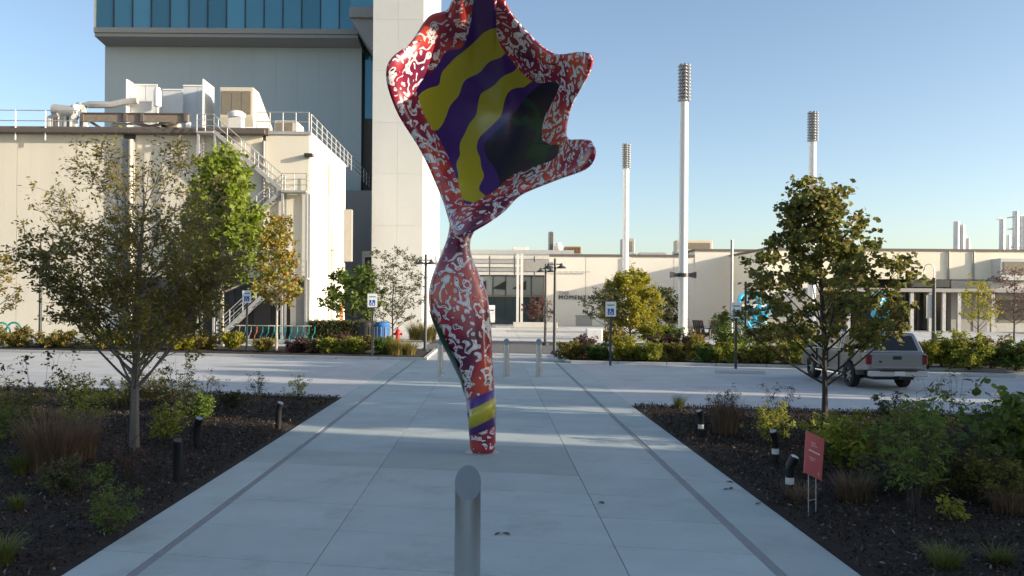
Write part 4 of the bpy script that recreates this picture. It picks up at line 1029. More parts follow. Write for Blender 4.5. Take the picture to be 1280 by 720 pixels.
# planter and its box, dark bench by the wall
x, y = XZ(668, 88), 88
t = thing('entrance_planter', 'low concrete planter with red brown shrub by the entrance', 'planter', (x, y, 0))
part('box', MB().box(x - 2.2, x + 2.4, y - .6, y + .6, -.02, .55), M['kerb'], t, bevel=.03)
x, y = XZ(730, 97), 97
solo('wall_bench', MB().box(x - .9, x + .9, y - .5, y + .5, 0, 1.1).box(x - .95, x + .95, y - .55, y + .55, 1.1, 1.2), M['fascia'], 'dark grey box bench against the lettered wall', 'bench', (x, y, 0))
x, y = XZ(615, 88), 88
t = thing('notice_stand', 'white notice stand by the entrance doors', 'sign', (x, y, 0))
part('board', MB().box(x - .32, x + .32, y - .03, y + .03, .5, 2.3), M['white'], t); part('foot', MB().box(x - .4, x + .4, y - .3, y + .3, 0, .06), M['dark'], t)
part('pole', MB().box(x - .04, x + .04, y + .04, y + .1, .06, 1.2), M['dark'], t)
part('print_line', MB().box(x - .2, x + .2, y - .036, y - .031, 1.7, 1.82), M['binblue'], t)

# ------------------------------------------------------------------ pickup truck with a canopy over its bed
TX0, TX1, TY0 = 11.38, 13.22, 25.5
tr = thing('pickup_truck', 'dusty silver pickup truck with a canopy over its bed, parked by shrubs', 'truck', (12.3, 28, 0))
Lt = 5.35; WB0, WB1 = TY0 + 1.3, TY0 + 4.42; WRd = .39
def arc(cy, r, n=10): return [(cy + r*math.cos(a_), .39 + r*math.sin(a_)) for a_ in np.linspace(0, math.pi, n)]
side = [(TY0, .62), (TY0, 1.14), (TY0 + 3.6, 1.13), (TY0 + 4.25, 1.10), (TY0 + 5.1, 1.02), (TY0 + Lt, .9), (TY0 + Lt, .45), (WB1 + .47, .42)]
side += arc(WB1, .47) + [(WB1 - .47, .42), (WB0 + .47, .42)] + arc(WB0, .47) + [(WB0 - .47, .55)]
part('body', MB().prism(side, 'x', TX0 + .02, TX1 - .02), M['carpaint'], tr, bevel=.025)
xm = (TX0 + TX1)/2
def cabin(name, y0, y1, t0, t1, zt_, mat, zb_=1.12, inset=.20):
    b0, b1 = .04, .04
    v = [(TX0+b0, y0, zb_), (TX1-b0, y0, zb_), (TX1-b0, y1, zb_), (TX0+b0, y1, zb_), (TX0+inset, t0, zt_), (TX1-inset, t0, zt_), (TX1-inset, t1, zt_), (TX0+inset, t1, zt_)]
    part(name, MB().add(v, [(0,3,2,1),(4,5,6,7),(0,1,5,4),(1,2,6,5),(2,3,7,6),(3,0,4,7)]), M[mat], tr, bevel=.05)
    return v
def panel_on(name, v, quad, u0, u1, w0, w1, lift, mat):
    A, B, C, D = (Vector(v[i]) for i in quad)
    def at(u, w_): return A.lerp(B, u).lerp(D.lerp(C, u), w_)
    cs = [at(u0,w0), at(u1,w0), at(u1,w1), at(u0,w1)]; nrm_ = (B-A).cross(D-A).normalized()
    ctr = Vector((xm, 28, 1.3))
    if nrm_.dot(A - ctr) < 0: nrm_ = -nrm_
    f_ = [c_ + nrm_*(lift) for c_ in cs]; k_ = [c_ - nrm_*.02 for c_ in cs]
    return part(name, MB().add(f_ + k_, [(0,1,2,3),(7,6,5,4),(0,4,5,1),(1,5,6,2),(2,6,7,3),(3,7,4,0)]), M[mat], tr)
v1 = cabin('bed_canopy', TY0 + .03, TY0 + 1.98, TY0 + .42, TY0 + 1.96, 1.74, 'carpaint', inset=.17)
panel_on('rear_window', v1, (0,1,5,4), .10, .90, .16, .86, .012, 'carglass')
panel_on('canopy_window', v1, (3,0,4,7), .08, .82, .16, .80, .012, 'carglass')
panel_on('canopy_window', v1, (1,2,6,5), .18, .92, .16, .80, .012, 'carglass')
v2 = cabin('cab', TY0 + 2.0, TY0 + 4.35, TY0 + 2.10, TY0 + 3.45, 1.76, 'carpaint', inset=.22)
panel_on('door_window', v2, (3,0,4,7), .54, .92, .14, .86, .012, 'carglass')
panel_on('door_window', v2, (3,0,4,7), .16, .50, .14, .86, .012, 'carglass')
panel_on('door_window', v2, (1,2,6,5), .08, .46, .14, .86, .012, 'carglass')
panel_on('door_window', v2, (1,2,6,5), .50, .84, .14, .86, .012, 'carglass')
panel_on('windshield', v2, (2,3,7,6), .08, .92, .12, .90, .012, 'carglass')
tg = part('tailgate', MB().box(TX0 + .16, TX1 - .16, TY0 - .028, TY0 + .01, .66, 1.12), M['carpaint'], tr, bevel=.015)
part('tailgate_handle', MB().box(xm - .13, xm + .13, TY0 - .045, TY0 - .029, .95, 1.05), M['black'], tg)
part('tailgate_badge', MB().box(TX0 + .36, TX0 + .46, TY0 - .036, TY0 - .029, .86, .91), M['dark'], tg)
part('tailgate_trim', MB().box(TX0 + .2, TX1 - .2, TY0 - .036, TY0 - .029, .70, .73), M['fascia'], tg)
bp = part('rear_bumper', MB().box(TX0 + .03, TX1 - .03, TY0 - .17, TY0 + .02, .44, .61), M['steel'], tr, bevel=.03)
part('bumper_step', MB().box(xm - .55, xm + .55, TY0 - .18, TY0 - .04, .61, .63), M['black'], bp)
part('licence_plate', MB().box(xm - .16, xm + .16, TY0 - .19, TY0 - .172, .47, .60), M['plate'], bp)
part('hitch', MB().box(xm - .05, xm + .05, TY0 - .25, TY0 + .1, .36, .43), M['black'], tr)
for xx in (TX0 - .005, TX1 - .145): part('taillight', MB().box(xx, xx + .15, TY0 - .03, TY0 + .08, .80, 1.10), M['taillight'], tr, bevel=.02)
for s, xx in ((-1, TX0), (1, TX1)):
    part('mirror', MB().box(xx + (s*.2 if s > 0 else -.2) - .09, xx + (s*.2 if s > 0 else -.2) + .09, TY0 + 3.85, TY0 + 3.97, 1.12, 1.3), M['carpaint'], tr, bevel=.03)
    part('mirror_arm', MB().box(min(xx, xx + s*.14), max(xx, xx + s*.14), TY0 + 3.88, TY0 + 3.93, 1.14, 1.2), M['black'], tr)
    for yy in (TY0 + 2.35, TY0 + 3.25): part('door_handle', MB().box(xx - .015, xx + .015, yy, yy + .18, .98, 1.01), M['carpaint'], tr)
    for yy in (TY0 + 2.05, TY0 + 2.98, TY0 + 3.92): part('door_gap', MB().box(xx - .021 if s < 0 else xx - .02, xx + .02 if s < 0 else xx + .021, yy, yy + .012, .5, 1.1), M['black'], tr)
    part('side_step', MB().tube([(xx + s*.05, WB0 + .6, .36), (xx + s*.05, WB1 - .6, .36)], .04, 8), M['chrome'], tr)
    for wy in (WB0, WB1):
        inn, outx = (xx + .24, xx - .01) if s < 0 else (xx - .24, xx + .01)
        lo, hi = min(inn, outx), max(inn, outx)
        tp = [(.24, lo), (.36, lo), (WRd, lo + .03), (WRd, hi - .03), (.36, hi), (.24, hi)]
        n_ = 28; vv = [(x_, wy + r*math.cos(2*math.pi*i/n_), .39 + r*math.sin(2*math.pi*i/n_)) for r, x_ in tp for i in range(n_)]
        ff = [(k*n_+i, k*n_+(i+1)%n_, ((k+1)%6)*n_+(i+1)%n_, ((k+1)%6)*n_+i) for k in range(6) for i in range(n_)]
        wh = part('wheel', MB().add(vv, ff), M['tyre'], tr, smooth=True)
        fx = outx - s*.03
        rim = MB().tube([(fx - s*.06, wy, .39), (fx - s*.05, wy, .39)], .235, 24)
        for k in range(6):
            a_ = k*math.pi/3 + .2; d = Vector((0, math.cos(a_), math.sin(a_)))
            rim.obox(Vector((fx - s*.012, wy, .39)) + d*.13, (.02,0,0), d*.11, Vector((1,0,0)).cross(d)*.032)
        rim.tube([(fx - s*.04, wy, .39), (fx + s*.012, wy, .39)], .06, 12)
        part('rim', rim, M['rim'], wh)
for yy in (TY0 + .7, TY0 + 1.6): part('roof_bar', MB().box(TX0 + .24, TX1 - .24, yy, yy + .05, 1.79, 1.82), M['black'], tr); part('roof_bar_foot', MB().box(TX0 + .26, TX0 + .32, yy, yy + .05, 1.735, 1.79), M['black'], tr)
part('underbody', MB().box(TX0 + .3, TX1 - .3, TY0 + .2, TY0 + 5, .32, .6), M['black'], tr)
part('front_bumper', MB().box(TX0 + .04, TX1 - .04, TY0 + Lt - .02, TY0 + Lt + .1, .42, .66), M['steel'], tr, bevel=.03)
for xx in (TX0 + .05, TX1 - .4): part('headlight', MB().box(xx, xx + .35, TY0 + Lt - .1, TY0 + Lt + .02, .72, .86), M['white'], tr)

# ------------------------------------------------------------------ plants
def bez(a, b_, c_, n):
    a, b_, c_ = Vector(a), Vector(b_), Vector(c_)
    return [a*(1-t)**2 + b_*2*t*(1-t) + c_*t*t for t in [i/(n-1) for i in range(n)]]
def tree(name, label, loc, H, tr_, first, Rmax, env, limbs, subs, twigs, leaf, per, mat, bark, seed, aspect=.6, up=.3, cat='tree', lean=(0,0), group=None, spread=.16, rise=.25, sides=7, droop=.2, trunk_top=.93, mode='tree', low=None, upw=.35, thin=0, hp=1.1, limbk=1):
    r_ = random.Random(seed); x, y = loc[0], loc[1]; z = loc[2] if len(loc) > 2 else 0
    t_ = thing(name, label, cat, (x, y, z), group, off=False)
    wood = MB(); lp = []; lo = []
    tops = []
    if mode == 'tree':
        tp = [Vector((lean[0]*f*f + r_.uniform(-.02,.02)*H*f*.5, lean[1]*f*f + r_.uniform(-.02,.02)*H*f*.5, H*trunk_top*f - .03)) for f in [i/8 for i in range(9)]]
        tp[0] = Vector((0, 0, -.04))
        wood.tube([tp[0], Vector((0,0,.12))] + tp[1:], [tr_*1.35, tr_*1.05] + [tr_*(1 - .88*i/8) for i in range(1, 9)], sides)
        def trunk_at(h):
            f = max(0, min(1, (h+.03)/(H*trunk_top)))*8; i = min(7, int(f)); return tp[i].lerp(tp[i+1], f - i)
    else:
        def trunk_at(h): return Vector((r_.uniform(-1,1)*tr_*2.5, r_.uniform(-1,1)*tr_*2.5, h))
    for i in range(limbs):
        f = (i + r_.random()*.8)/limbs
        h0 = first + (H*.86 - first)*f**hp if mode == 'tree' else -.02
        az = i*2.399 + r_.uniform(-.4, .4)
        if mode == 'tree': h1 = min(H*.985, h0 + rise*H*(1 - .55*f)*r_.uniform(.6, 1.2))
        else: h1 = H*(first + (1-first)*r_.random()**.7)
        if low: h1 = max(h1, low*r_.uniform(1, 1.25))
        rr = env(h1/H)*Rmax*(r_.uniform(.72, 1.05) if mode == 'tree' else r_.uniform(.25, 1.0))
        s0 = trunk_at(h0); c_ax = trunk_at(h1) if mode == 'tree' else Vector((0,0,h1))
        e = Vector((c_ax.x + rr*math.cos(az), c_ax.y + rr*math.sin(az), h1))
        mid = s0.lerp(e, .5) + Vector((math.cos(az)*.12*rr, math.sin(az)*.12*rr, -.06*(h1-h0) if mode == 'tree' else .15*H))
        lr = limbk*tr_*(.42 - .25*f) if mode == 'tree' else tr_*.45
        limb = bez(s0, mid, e, 8); wood.tube(limb, [lr*(1 - .82*k/7) for k in range(8)], 5, cap=False)
        for s in range(subs):
            tt = .25 + .75*(s + r_.random())/subs; k = min(6, int(tt*7)); b0 = limb[k].lerp(limb[k+1], tt*7 - k)
            ln = spread*H*r_.uniform(.6, 1.3)*(1.15 - .5*tt)
            out = Vector((e.x - c_ax.x, e.y - c_ax.y, 0)); out = out.normalized() if out.length > 1e-4 else Vector((1,0,0))
            d = (out*.7 + Vector((r_.gauss(0,.7), r_.gauss(0,.7), r_.gauss(upw,.5)))).normalized()
            e2 = b0 + d*ln; e2.z = max(e2.z, (low or first*.55) if mode == 'tree' else .03)
            sb_ = bez(b0, b0.lerp(e2, .5) + Vector((0,0,.12*ln)), e2, 4); wood.tube(sb_, [lr*.34, lr*.26, lr*.18, lr*.07], 4, cap=False)
            for q in range(twigs):
                t2 = .2 + .8*r_.random(); kk = min(2, int(t2*3)); b1 = sb_[kk].lerp(sb_[kk+1], t2*3 - kk)
                d2 = (d*.5 + Vector((r_.gauss(0,.8), r_.gauss(0,.8), r_.gauss(.1,.6)))).normalized()*ln*r_.uniform(.25, .6)
                e3 = b1 + d2
                wood.tube([b1, e3], [lr*.12, lr*.04], 3, cap=False)
                hz_ = (e3.z/H - .55)/.25
                for l in range(per if not thin or hz_ < 0 else max(1, int(per*(1 - thin*min(1, hz_))))):
                    u_ = .15 + .85*r_.random(); pp = b1.lerp(e3, u_); lp.append((pp.x + r_.gauss(0, leaf*.35), pp.y + r_.gauss(0, leaf*.35), pp.z + r_.gauss(0, leaf*.35))); lo.append((d2.x*1.2, d2.y*1.2, 0))
    part('trunk' if mode == 'tree' else 'stems', wood, M[bark], t_, smooth=(mode == 'tree'), fixn=False)
    lp = np.array(lp); lo = np.array(lo); no = np.linalg.norm(lo, axis=1, keepdims=True) + 1e-6
    V, F = leaf_arrays(lp, nrng.uniform(leaf*.6, leaf*1.25, len(lp)), up=up, aspect=aspect, out=lo/no*.6, droop=droop)
    np_obj('crown' if mode == 'tree' else 'leaves', V, F, M[mat], t_)
    t_.location = (x, y, z); return t_
def grass(name, label, loc, h, n, mat, spread=.12, lean_=.45, wd=.006, seed=1, cat='grass', group=None, plume=None):
    rr = np.random.default_rng(seed); a_ = rr.uniform(0, 2*np.pi, n); r0 = spread*np.sqrt(rr.uniform(0, 1, n))
    b_ = np.stack([r0*np.cos(a_), r0*np.sin(a_), np.full(n, -.02)], 1)
    a2 = a_ + rr.normal(0, .6, n); hh = h*rr.uniform(.55, 1.08, n); le = hh*lean_*rr.uniform(.3, 1.2, n)
    d = np.stack([np.cos(a2), np.sin(a2), np.zeros(n)], 1); s = np.stack([-np.sin(a2), np.cos(a2), np.zeros(n)], 1)*(wd*rr.uniform(.6, 1.3, n))[:, None]
    Vs = []
    for f in (0, .4, .75, 1.0):
        c_ = b_ + d*(le*f**2)[:, None]; c_[:, 2] += hh*(f - .22*f*f*lean_)
        ww = 1 - .92*f**1.5; Vs += [c_ - s*ww, c_ + s*ww]
    V = np.stack(Vs, 1).reshape(-1, 3); i = np.arange(n)[:, None]*8
    F = np.concatenate([i + np.array([[0,1,3,2]]), i + np.array([[2,3,5,4]]), i + np.array([[4,5,7,6]])], 1).reshape(-1, 4)
    t_ = thing(name, label, cat, loc, group, off=False); np_obj('blades', V, F, M[mat], t_)
    if plume:
        k = int(n*.3); tip = (b_ + d*le[:, None])[:k]; tip[:, 2] = hh[:k]*.9
        pos = np.repeat(tip, 6, axis=0) + rr.normal(0, h*.045, (k*6, 3)); V, F = leaf_arrays(pos, np.full(k*6, .045), up=.2, aspect=.4); np_obj('seed_heads', V, F, M[plume], t_)
    return t_
def shrub(name, label, loc, H, Rm, mat, leaf=.05, limbs=14, subs=5, twigs=3, per=5, seed=1, aspect=.5, bark='stem', first=.35, up=.3, cat='shrub', group=None, stemr=.014, spread=.2):
    return tree(name, label, loc, H, stemr, first, Rm, lambda f: 1.0 - .35*max(0, f - .6)/.4, limbs, subs, twigs, leaf, per, mat, bark, seed, aspect, up, cat, mode='shrub', spread=spread, group=group)

def e_round(f): return max(.05, math.sin(max(0, min(1, (f - .12)/.9))*math.pi)**.6)
def e_pyr(f): return max(.06, 1.12*(1 - max(0, f - .28)/.74)**.95 if f > .28 else .9)
def e_wide(f): return .95 if f < .3 else (.95 + .13*(f-.3)/.25 if f < .55 else max(.06, 1.08*(1 - (f-.55)/.45)**1.15))
def e_vase(f): return max(.15, min(1, .35 + 1.25*f) if f < .62 else 1.05*(1 - ((f-.62)/.5)**2))
def e_col(f): return max(.1, math.sin(max(0, min(1, (f - .05)/1.0))*math.pi)**.5)
# foreground trees
g = G(168, 563); TL = g
tree('grey_trunk_tree', 'bushy olive brown leaved tree with pale grey trunk in the left bed', (g.x, g.y, 0), 5.2, .085, 1.0, 1.68, e_vase, 56, 10, 6, .07, 12, 'lf_olive', 'bark_grey', 21, aspect=.5, up=.25, lean=(.12, .1), spread=.125, rise=.40, upw=.7, low=1.25, thin=.72, hp=1.35, limbk=.72)
g = G(1031, 527)
tree('round_leaf_tree', 'young tree with big round dark leaves on a slim dark trunk', (g.x, g.y, 0), 5.4, .07, .75, 2.05, e_wide, 36, 6, 5, .115, 9, 'lf_right', 'bark_dark', 33, aspect=.9, up=.3, lean=(-.25, 0), spread=.115, rise=.36, low=1.95, trunk_top=.96)
# trees of the far strip
def TZ(px, Z): return (XZ(px, Z), Z, 0)
tree('bright_green_tree', 'sunlit bright green tree in front of the steel stairs', TZ(277, 46), 10.9, .16, 3.0, 3.1, e_pyr, 44, 7, 5, .27, 6, 'lf_bright', 'bark_pale', 41, aspect=.8, spread=.11, rise=.22)
g = G(347, 442)
tree('autumn_tree', 'slender young tree turning orange and yellow beside the bike rack', TZ(346, 42), 7.3, .07, 2.0, 1.05, lambda f: max(.12, 1.1*(1 - abs(f-.42)/.62)), 30, 6, 4, .17, 5, 'lf_autumn', 'bark_pale', 42, aspect=.75, spread=.085, rise=.16)
tree('redbud_tree', 'low spreading green leaved tree before the white side wall', TZ(441, 50), 4.7, .07, 1.4, 1.9, e_round, 22, 6, 4, .2, 5, 'lf_green', 'bark_dark', 43, aspect=.8, spread=.13)
tree('sparse_tree', 'thin twiggy dark leaved tree in front of the white tower', TZ(491, 51), 5.9, .06, .8, 2.1, e_vase, 32, 7, 4, .13, 5, 'lf_dark', 'bark_dark', 44, aspect=.5, spread=.12)
tree('yellow_tree', 'rounded yellow green tree before the lettered hall wall', TZ(788, 54), 4.7, .08, .6, 2.0, e_round, 54, 8, 6, .16, 8, 'lf_yellow', 'bark_grey', 45, aspect=.5, spread=.14)
tree('sparse_tree', 'thin grey green young tree merging with the yellow one', TZ(757, 52), 3.7, .05, 1.1, 1.6, e_round, 20, 6, 4, .13, 5, 'lf_dark', 'bark_grey', 46, aspect=.6, spread=.13)
tree('upright_tree', 'small upright dark green tree by the thickest floodlight pole', TZ(833, 60), 3.8, .06, .5, 1.05, e_col, 26, 6, 4, .17, 5, 'lf_dark', 'bark_dark', 47, aspect=.6, spread=.13)
tree('red_leaf_tree', 'orange red leaved young tree at the foot of the cream warehouse', TZ(-6, 46), 5.4, .08, 1.6, 1.4, e_round, 16, 5, 4, .17, 4, 'lf_autumn', 'bark_grey', 48, spread=.13)
tree('far_right_tree', 'sparse dark tree before the white wall of the right hall', TZ(1268, 60), 5.6, .07, 1.2, 2.2, e_round, 18, 5, 4, .16, 3, 'lf_purple', 'bark_dark', 49, spread=.14)
tree('far_right_tree', 'slim yellow green tree before the grey wall of the right hall', TZ(1223, 58), 4.6, .06, .8, 1.2, e_col, 18, 5, 4, .15, 4, 'lf_yellow', 'bark_dark', 50, spread=.12)
# unseen trees added on the right, spaced to throw shade bands over the lot
for i, (cc, xx, h_, rr) in enumerate(((18.5, 25, 8.2, .95), (23.7, 25, 7.8, 1.45), (30.0, 26, 7.6, 1.05), (33.1, 26, 8.0, 1.2), (23.5, 32, 10.6, 1.1), (31.2, 34, 10.4, 1.3), (35.2, 33, 10.4, .7), (28.4, 36, 11.2, .45))):
    tree('added_shade_tree', 'dense columnar unseen tree added beyond the right bed for its shade', (xx, cc - .2586*xx, 0), h_, .16, .5, rr, lambda f: 1.0 if f < .85 else .75, 40, 7, 4, .55, 5, 'lf_green', 'bark_grey', 60 + i, aspect=.85, spread=.10, rise=.10, group='unseen trees added to shade the lot')
tree('red_shrub', 'red brown bushy shrub growing in the concrete planter', (XZ(672, 88), 88, .5), 2.9, .05, .2, 2.2, e_round, 18, 5, 4, .2, 4, 'lf_purple', 'stem', 51, mode='shrub', cat='shrub', spread=.2)

# left bed plants
def GS(px, py): g_ = G(px, py); return (g_.x, g_.y, .02)
grass('brown_grass', 'big clump of dry brown grass below the leggy shrub', GS(62, 592), 1.05, 900, 'gr_brown', .28, .55, .006, 1)
grass('brown_grass', 'dry brown grass tuft right of the big brown clump', GS(100, 576), .85, 500, 'gr_brown', .22, .5, .006, 2)
shrub('leggy_shrub', 'leggy shrub with dark leaves rising behind the brown grass', GS(48, 572), 1.75, .8, 'lf_dark', .07, 12, 4, 3, 3, 5, .5, 'stem', .55)
shrub('spindly_shrub', 'spindly shrub with small dark leaves beside the grey trunk', GS(110, 540), 1.0, .75, 'lf_ygreen', .06, 16, 4, 3, 5, 6, .5, 'stem', .3)
shrub('dark_shrub', 'dark leaved twiggy shrub behind the grey trunk', GS(222, 530), 1.45, .8, 'lf_dark', .055, 20, 5, 4, 4, 7, .5, 'stem', .3)
shrub('yellow_shrub', 'yellow green leafy shrub right of the grey trunk', GS(207, 556), .75, .42, 'lf_ygreen', .065, 16, 4, 3, 5, 8, .5, 'stem', .25)
shrub('purple_shrub', 'low purple twigged shrub at the foot of the grey trunk', GS(160, 602), .75, .4, 'lf_purple', .035, 18, 4, 3, 4, 9, .4, 'stem', .3)
shrub('thin_shrub', 'thin twiggy shrub near the back edge of the left bed', GS(322, 500), .75, .4, 'lf_dark', .045, 12, 4, 3, 3, 10, .4, 'stem', .3)
shrub('pale_shrub', 'small yellow green shrub at the far corner of the left bed', GS(372, 500), .65, .42, 'lf_ygreen', .05, 12, 4, 3, 4, 11, .5, 'stem', .2)
grass('green_tuft', 'rounded green tuft in front of the brown grass', GS(27, 595), .42, 420, 'gr_green', .1, .8, .006, 12)
grass('green_tuft', 'small green tuft alone on the dark mulch', GS(22, 640), .26, 220, 'gr_green', .06, .7, .005, 13)
shrub('fern_shrub', 'soft green feathery shrub nearest the walk in the left bed', GS(135, 668), .62, .36, 'lf_green', .045, 18, 4, 4, 5, 14, .3, 'stem', .2)
grass('green_tuft', 'spiky green tuft cut by the left edge of the bed', GS(2, 708), .35, 320, 'gr_green', .09, .8, .006, 15)
shrub('weed', 'small leafy weed under the purple shrub', GS(128, 610), .38, .2, 'lf_green', .05, 8, 3, 2, 4, 16, .5, 'stem', .3)
shrub('low_leaf_shrub', 'low glossy green shrub at the left end of the bed', GS(4, 552), .7, .6, 'lf_green', .09, 12, 4, 3, 4, 17, .6, 'stem', .2)
shrub('far_bed_shrub', 'broad olive shrub at the left back of the bed', GS(-40, 520), 1.1, 1.1, 'lf_olive', .07, 18, 5, 3, 5, 18, .5, 'stem', .2)
shrub('twig_shrub', 'bare twiggy shrub between the grey trunk and the road', GS(255, 515), .9, .7, 'lf_purple', .045, 14, 5, 3, 2, 19, .4, 'stem', .3)
# right bed plants
shrub('bronze_clump', 'dense purple brown clump by the first banded light', GS(907, 543), .95, .42, 'lf_brown', .045, 40, 4, 3, 4, 24, .35, 'stem', .35)
grass('bronze_grass', 'brown upright grass in the purple brown clump', GS(906, 545), .85, 420, 'gr_brown', .24, .3, .006, 25, cat='grass')
grass('green_tuft', 'small green tuft at the far corner of the right bed', GS(849, 512), .4, 260, 'gr_green', .1, .5, .006, 26)
shrub('mixed_shrub', 'yellow green shrub with dark twigs behind the banded light', GS(968, 560), .8, .52, 'lf_ygreen', .06, 18, 4, 3, 5, 27, .45, 'stem', .2)
shrub('purple_twigs', 'airy purple shrub above the yellow green one', GS(975, 548), 1.05, .55, 'lf_purple', .045, 16, 4, 3, 3, 28, .4, 'stem', .5)
shrub('yellow_shrub', 'upright yellow green shrub right of the red sign', GS(1058, 592), 1.0, .5, 'lf_ygreen', .075, 26, 5, 4, 5, 29, .45, 'stem', .2)
shrub('dark_shrub', 'dense dark shrub right of the slim dark trunk', GS(1092, 572), .75, .6, 'lf_dark', .06, 20, 5, 4, 4, 30, .45, 'stem', .2)
grass('brown_grass', 'low brown grass under the upright yellow green shrub', GS(1066, 628), .45, 420, 'gr_brown', .2, .6, .006, 31)
grass('brown_grass', 'thin brown grass around the sign legs', GS(1000, 628), .35, 200, 'gr_brown', .16, .7, .005, 32)
shrub('tall_leaf_shrub', 'tall loose shrub with drooping green leaves before the truck', GS(1142, 648), 1.75, .42, 'lf_green', .10, 14, 5, 3, 4, 34, .35, 'bark_dark', .3, stemr=.018)
shrub('tall_leaf_shrub', 'narrow leafy shrub standing left of the drooping one', GS(1124, 600), 1.25, .5, 'lf_right', .08, 16, 4, 4, 4, 35, .45, 'stem', .25)
shrub('seedhead_stems', 'dark bare stems with dry seed heads over the right bed', GS(1185, 592), 1.55, .55, 'lf_purple', .04, 9, 3, 2, 5, 36, .5, 'bark_dark', .75)
shrub('grey_green_shrub', 'dense grey green shrub amid the right bed', GS(1200, 622), .95, .7, 'lf_dark', .055, 34, 5, 4, 5, 37, .4, 'stem', .2)
shrub('lobed_leaf_shrub', 'big leafed green shrub at the right edge of the bed', GS(1268, 612), 1.4, .75, 'lf_green', .16, 16, 4, 3, 4, 38, .7, 'stem', .25)
shrub('dark_shrub', 'dark mounded shrub under the big leafed one', GS(1240, 632), .7, .6, 'lf_right', .06, 26, 5, 4, 5, 39, .45, 'stem', .15)
shrub('weed', 'small yellow green weed at the foot of the drooping shrub', GS(1192, 655), .35, .22, 'lf_ygreen', .06, 10, 3, 2, 4, 40, .5, 'stem', .2)
grass('green_tuft', 'soft green tuft on the dark mulch of the right bed', GS(1180, 712), .3, 300, 'gr_green', .12, .8, .005, 41)
grass('green_tuft', 'faint green tuft right of the soft one', GS(1250, 708), .25, 200, 'gr_green', .1, .8, .005, 42)
grass('brown_grass', 'pinkish brown grass below the big leafed shrub', GS(1262, 645), .4, 380, 'gr_brown', .2, .6, .005, 43)
shrub('far_bed_shrub', 'low mixed shrubs near the back edge of the right bed', GS(1240, 550), .8, .8, 'lf_dark', .06, 20, 5, 3, 4, 44, .45, 'stem', .2)
for i, (px, py, H, Rm, mat, lb, lf_) in enumerate((
    (1112, 540, .9, .6, 'lf_dark', 'twiggy dark shrub on the road side of the right bed', .06), (1160, 560, 1.0, .7, 'lf_right', 'olive shrub behind the dry seed heads', .07),
    (1275, 575, 1.2, .8, 'lf_right', 'olive shrub behind the big leafed one', .08),
    (1100, 620, .55, .5, 'lf_dark', 'low dark groundcover shrub by the drooping shrub', .05), (1155, 625, .7, .5, 'lf_olive', 'brownish low shrub under the drooping one', .05),
    (1030, 560, .6, .5, 'lf_ygreen', 'pale leafed shrub at the foot of the slim dark trunk', .06),
    (1020, 590, .45, .35, 'lf_dark', 'small dark shrub behind the red sign', .05))):
    shrub('bed_shrub', lb, GS(px, py), H, Rm, mat, lf_, 15, 5, 4, 4, 220 + i, .5, 'stem', .15)
for i, (px, py, H, Rm, mat, lb, lf_) in enumerate((
    (150, 512, .8, .7, 'lf_dark', 'dark twiggy shrub along the road behind the grey trunk', .06), (195, 508, .9, .7, 'lf_olive', 'olive shrub along the road right of the grey trunk', .06),
    (90, 510, .8, .8, 'lf_dark', 'dark shrub along the road behind the brown grass', .06), (20, 530, .8, .7, 'lf_olive', 'olive shrub along the road at the left end', .06),
    (250, 528, .6, .5, 'lf_green', 'low green shrub behind the first bed light', .06), (290, 512, .45, .5, 'lf_dark', 'low dark shrub toward the far corner of the left bed', .05),
    (80, 620, .5, .4, 'lf_dark', 'small dark shrub in front of the brown grass', .05))):
    shrub('bed_shrub', lb, GS(px, py), H, Rm, mat, lf_, 22, 5, 4, 4, 240 + i, .5, 'stem', .2)
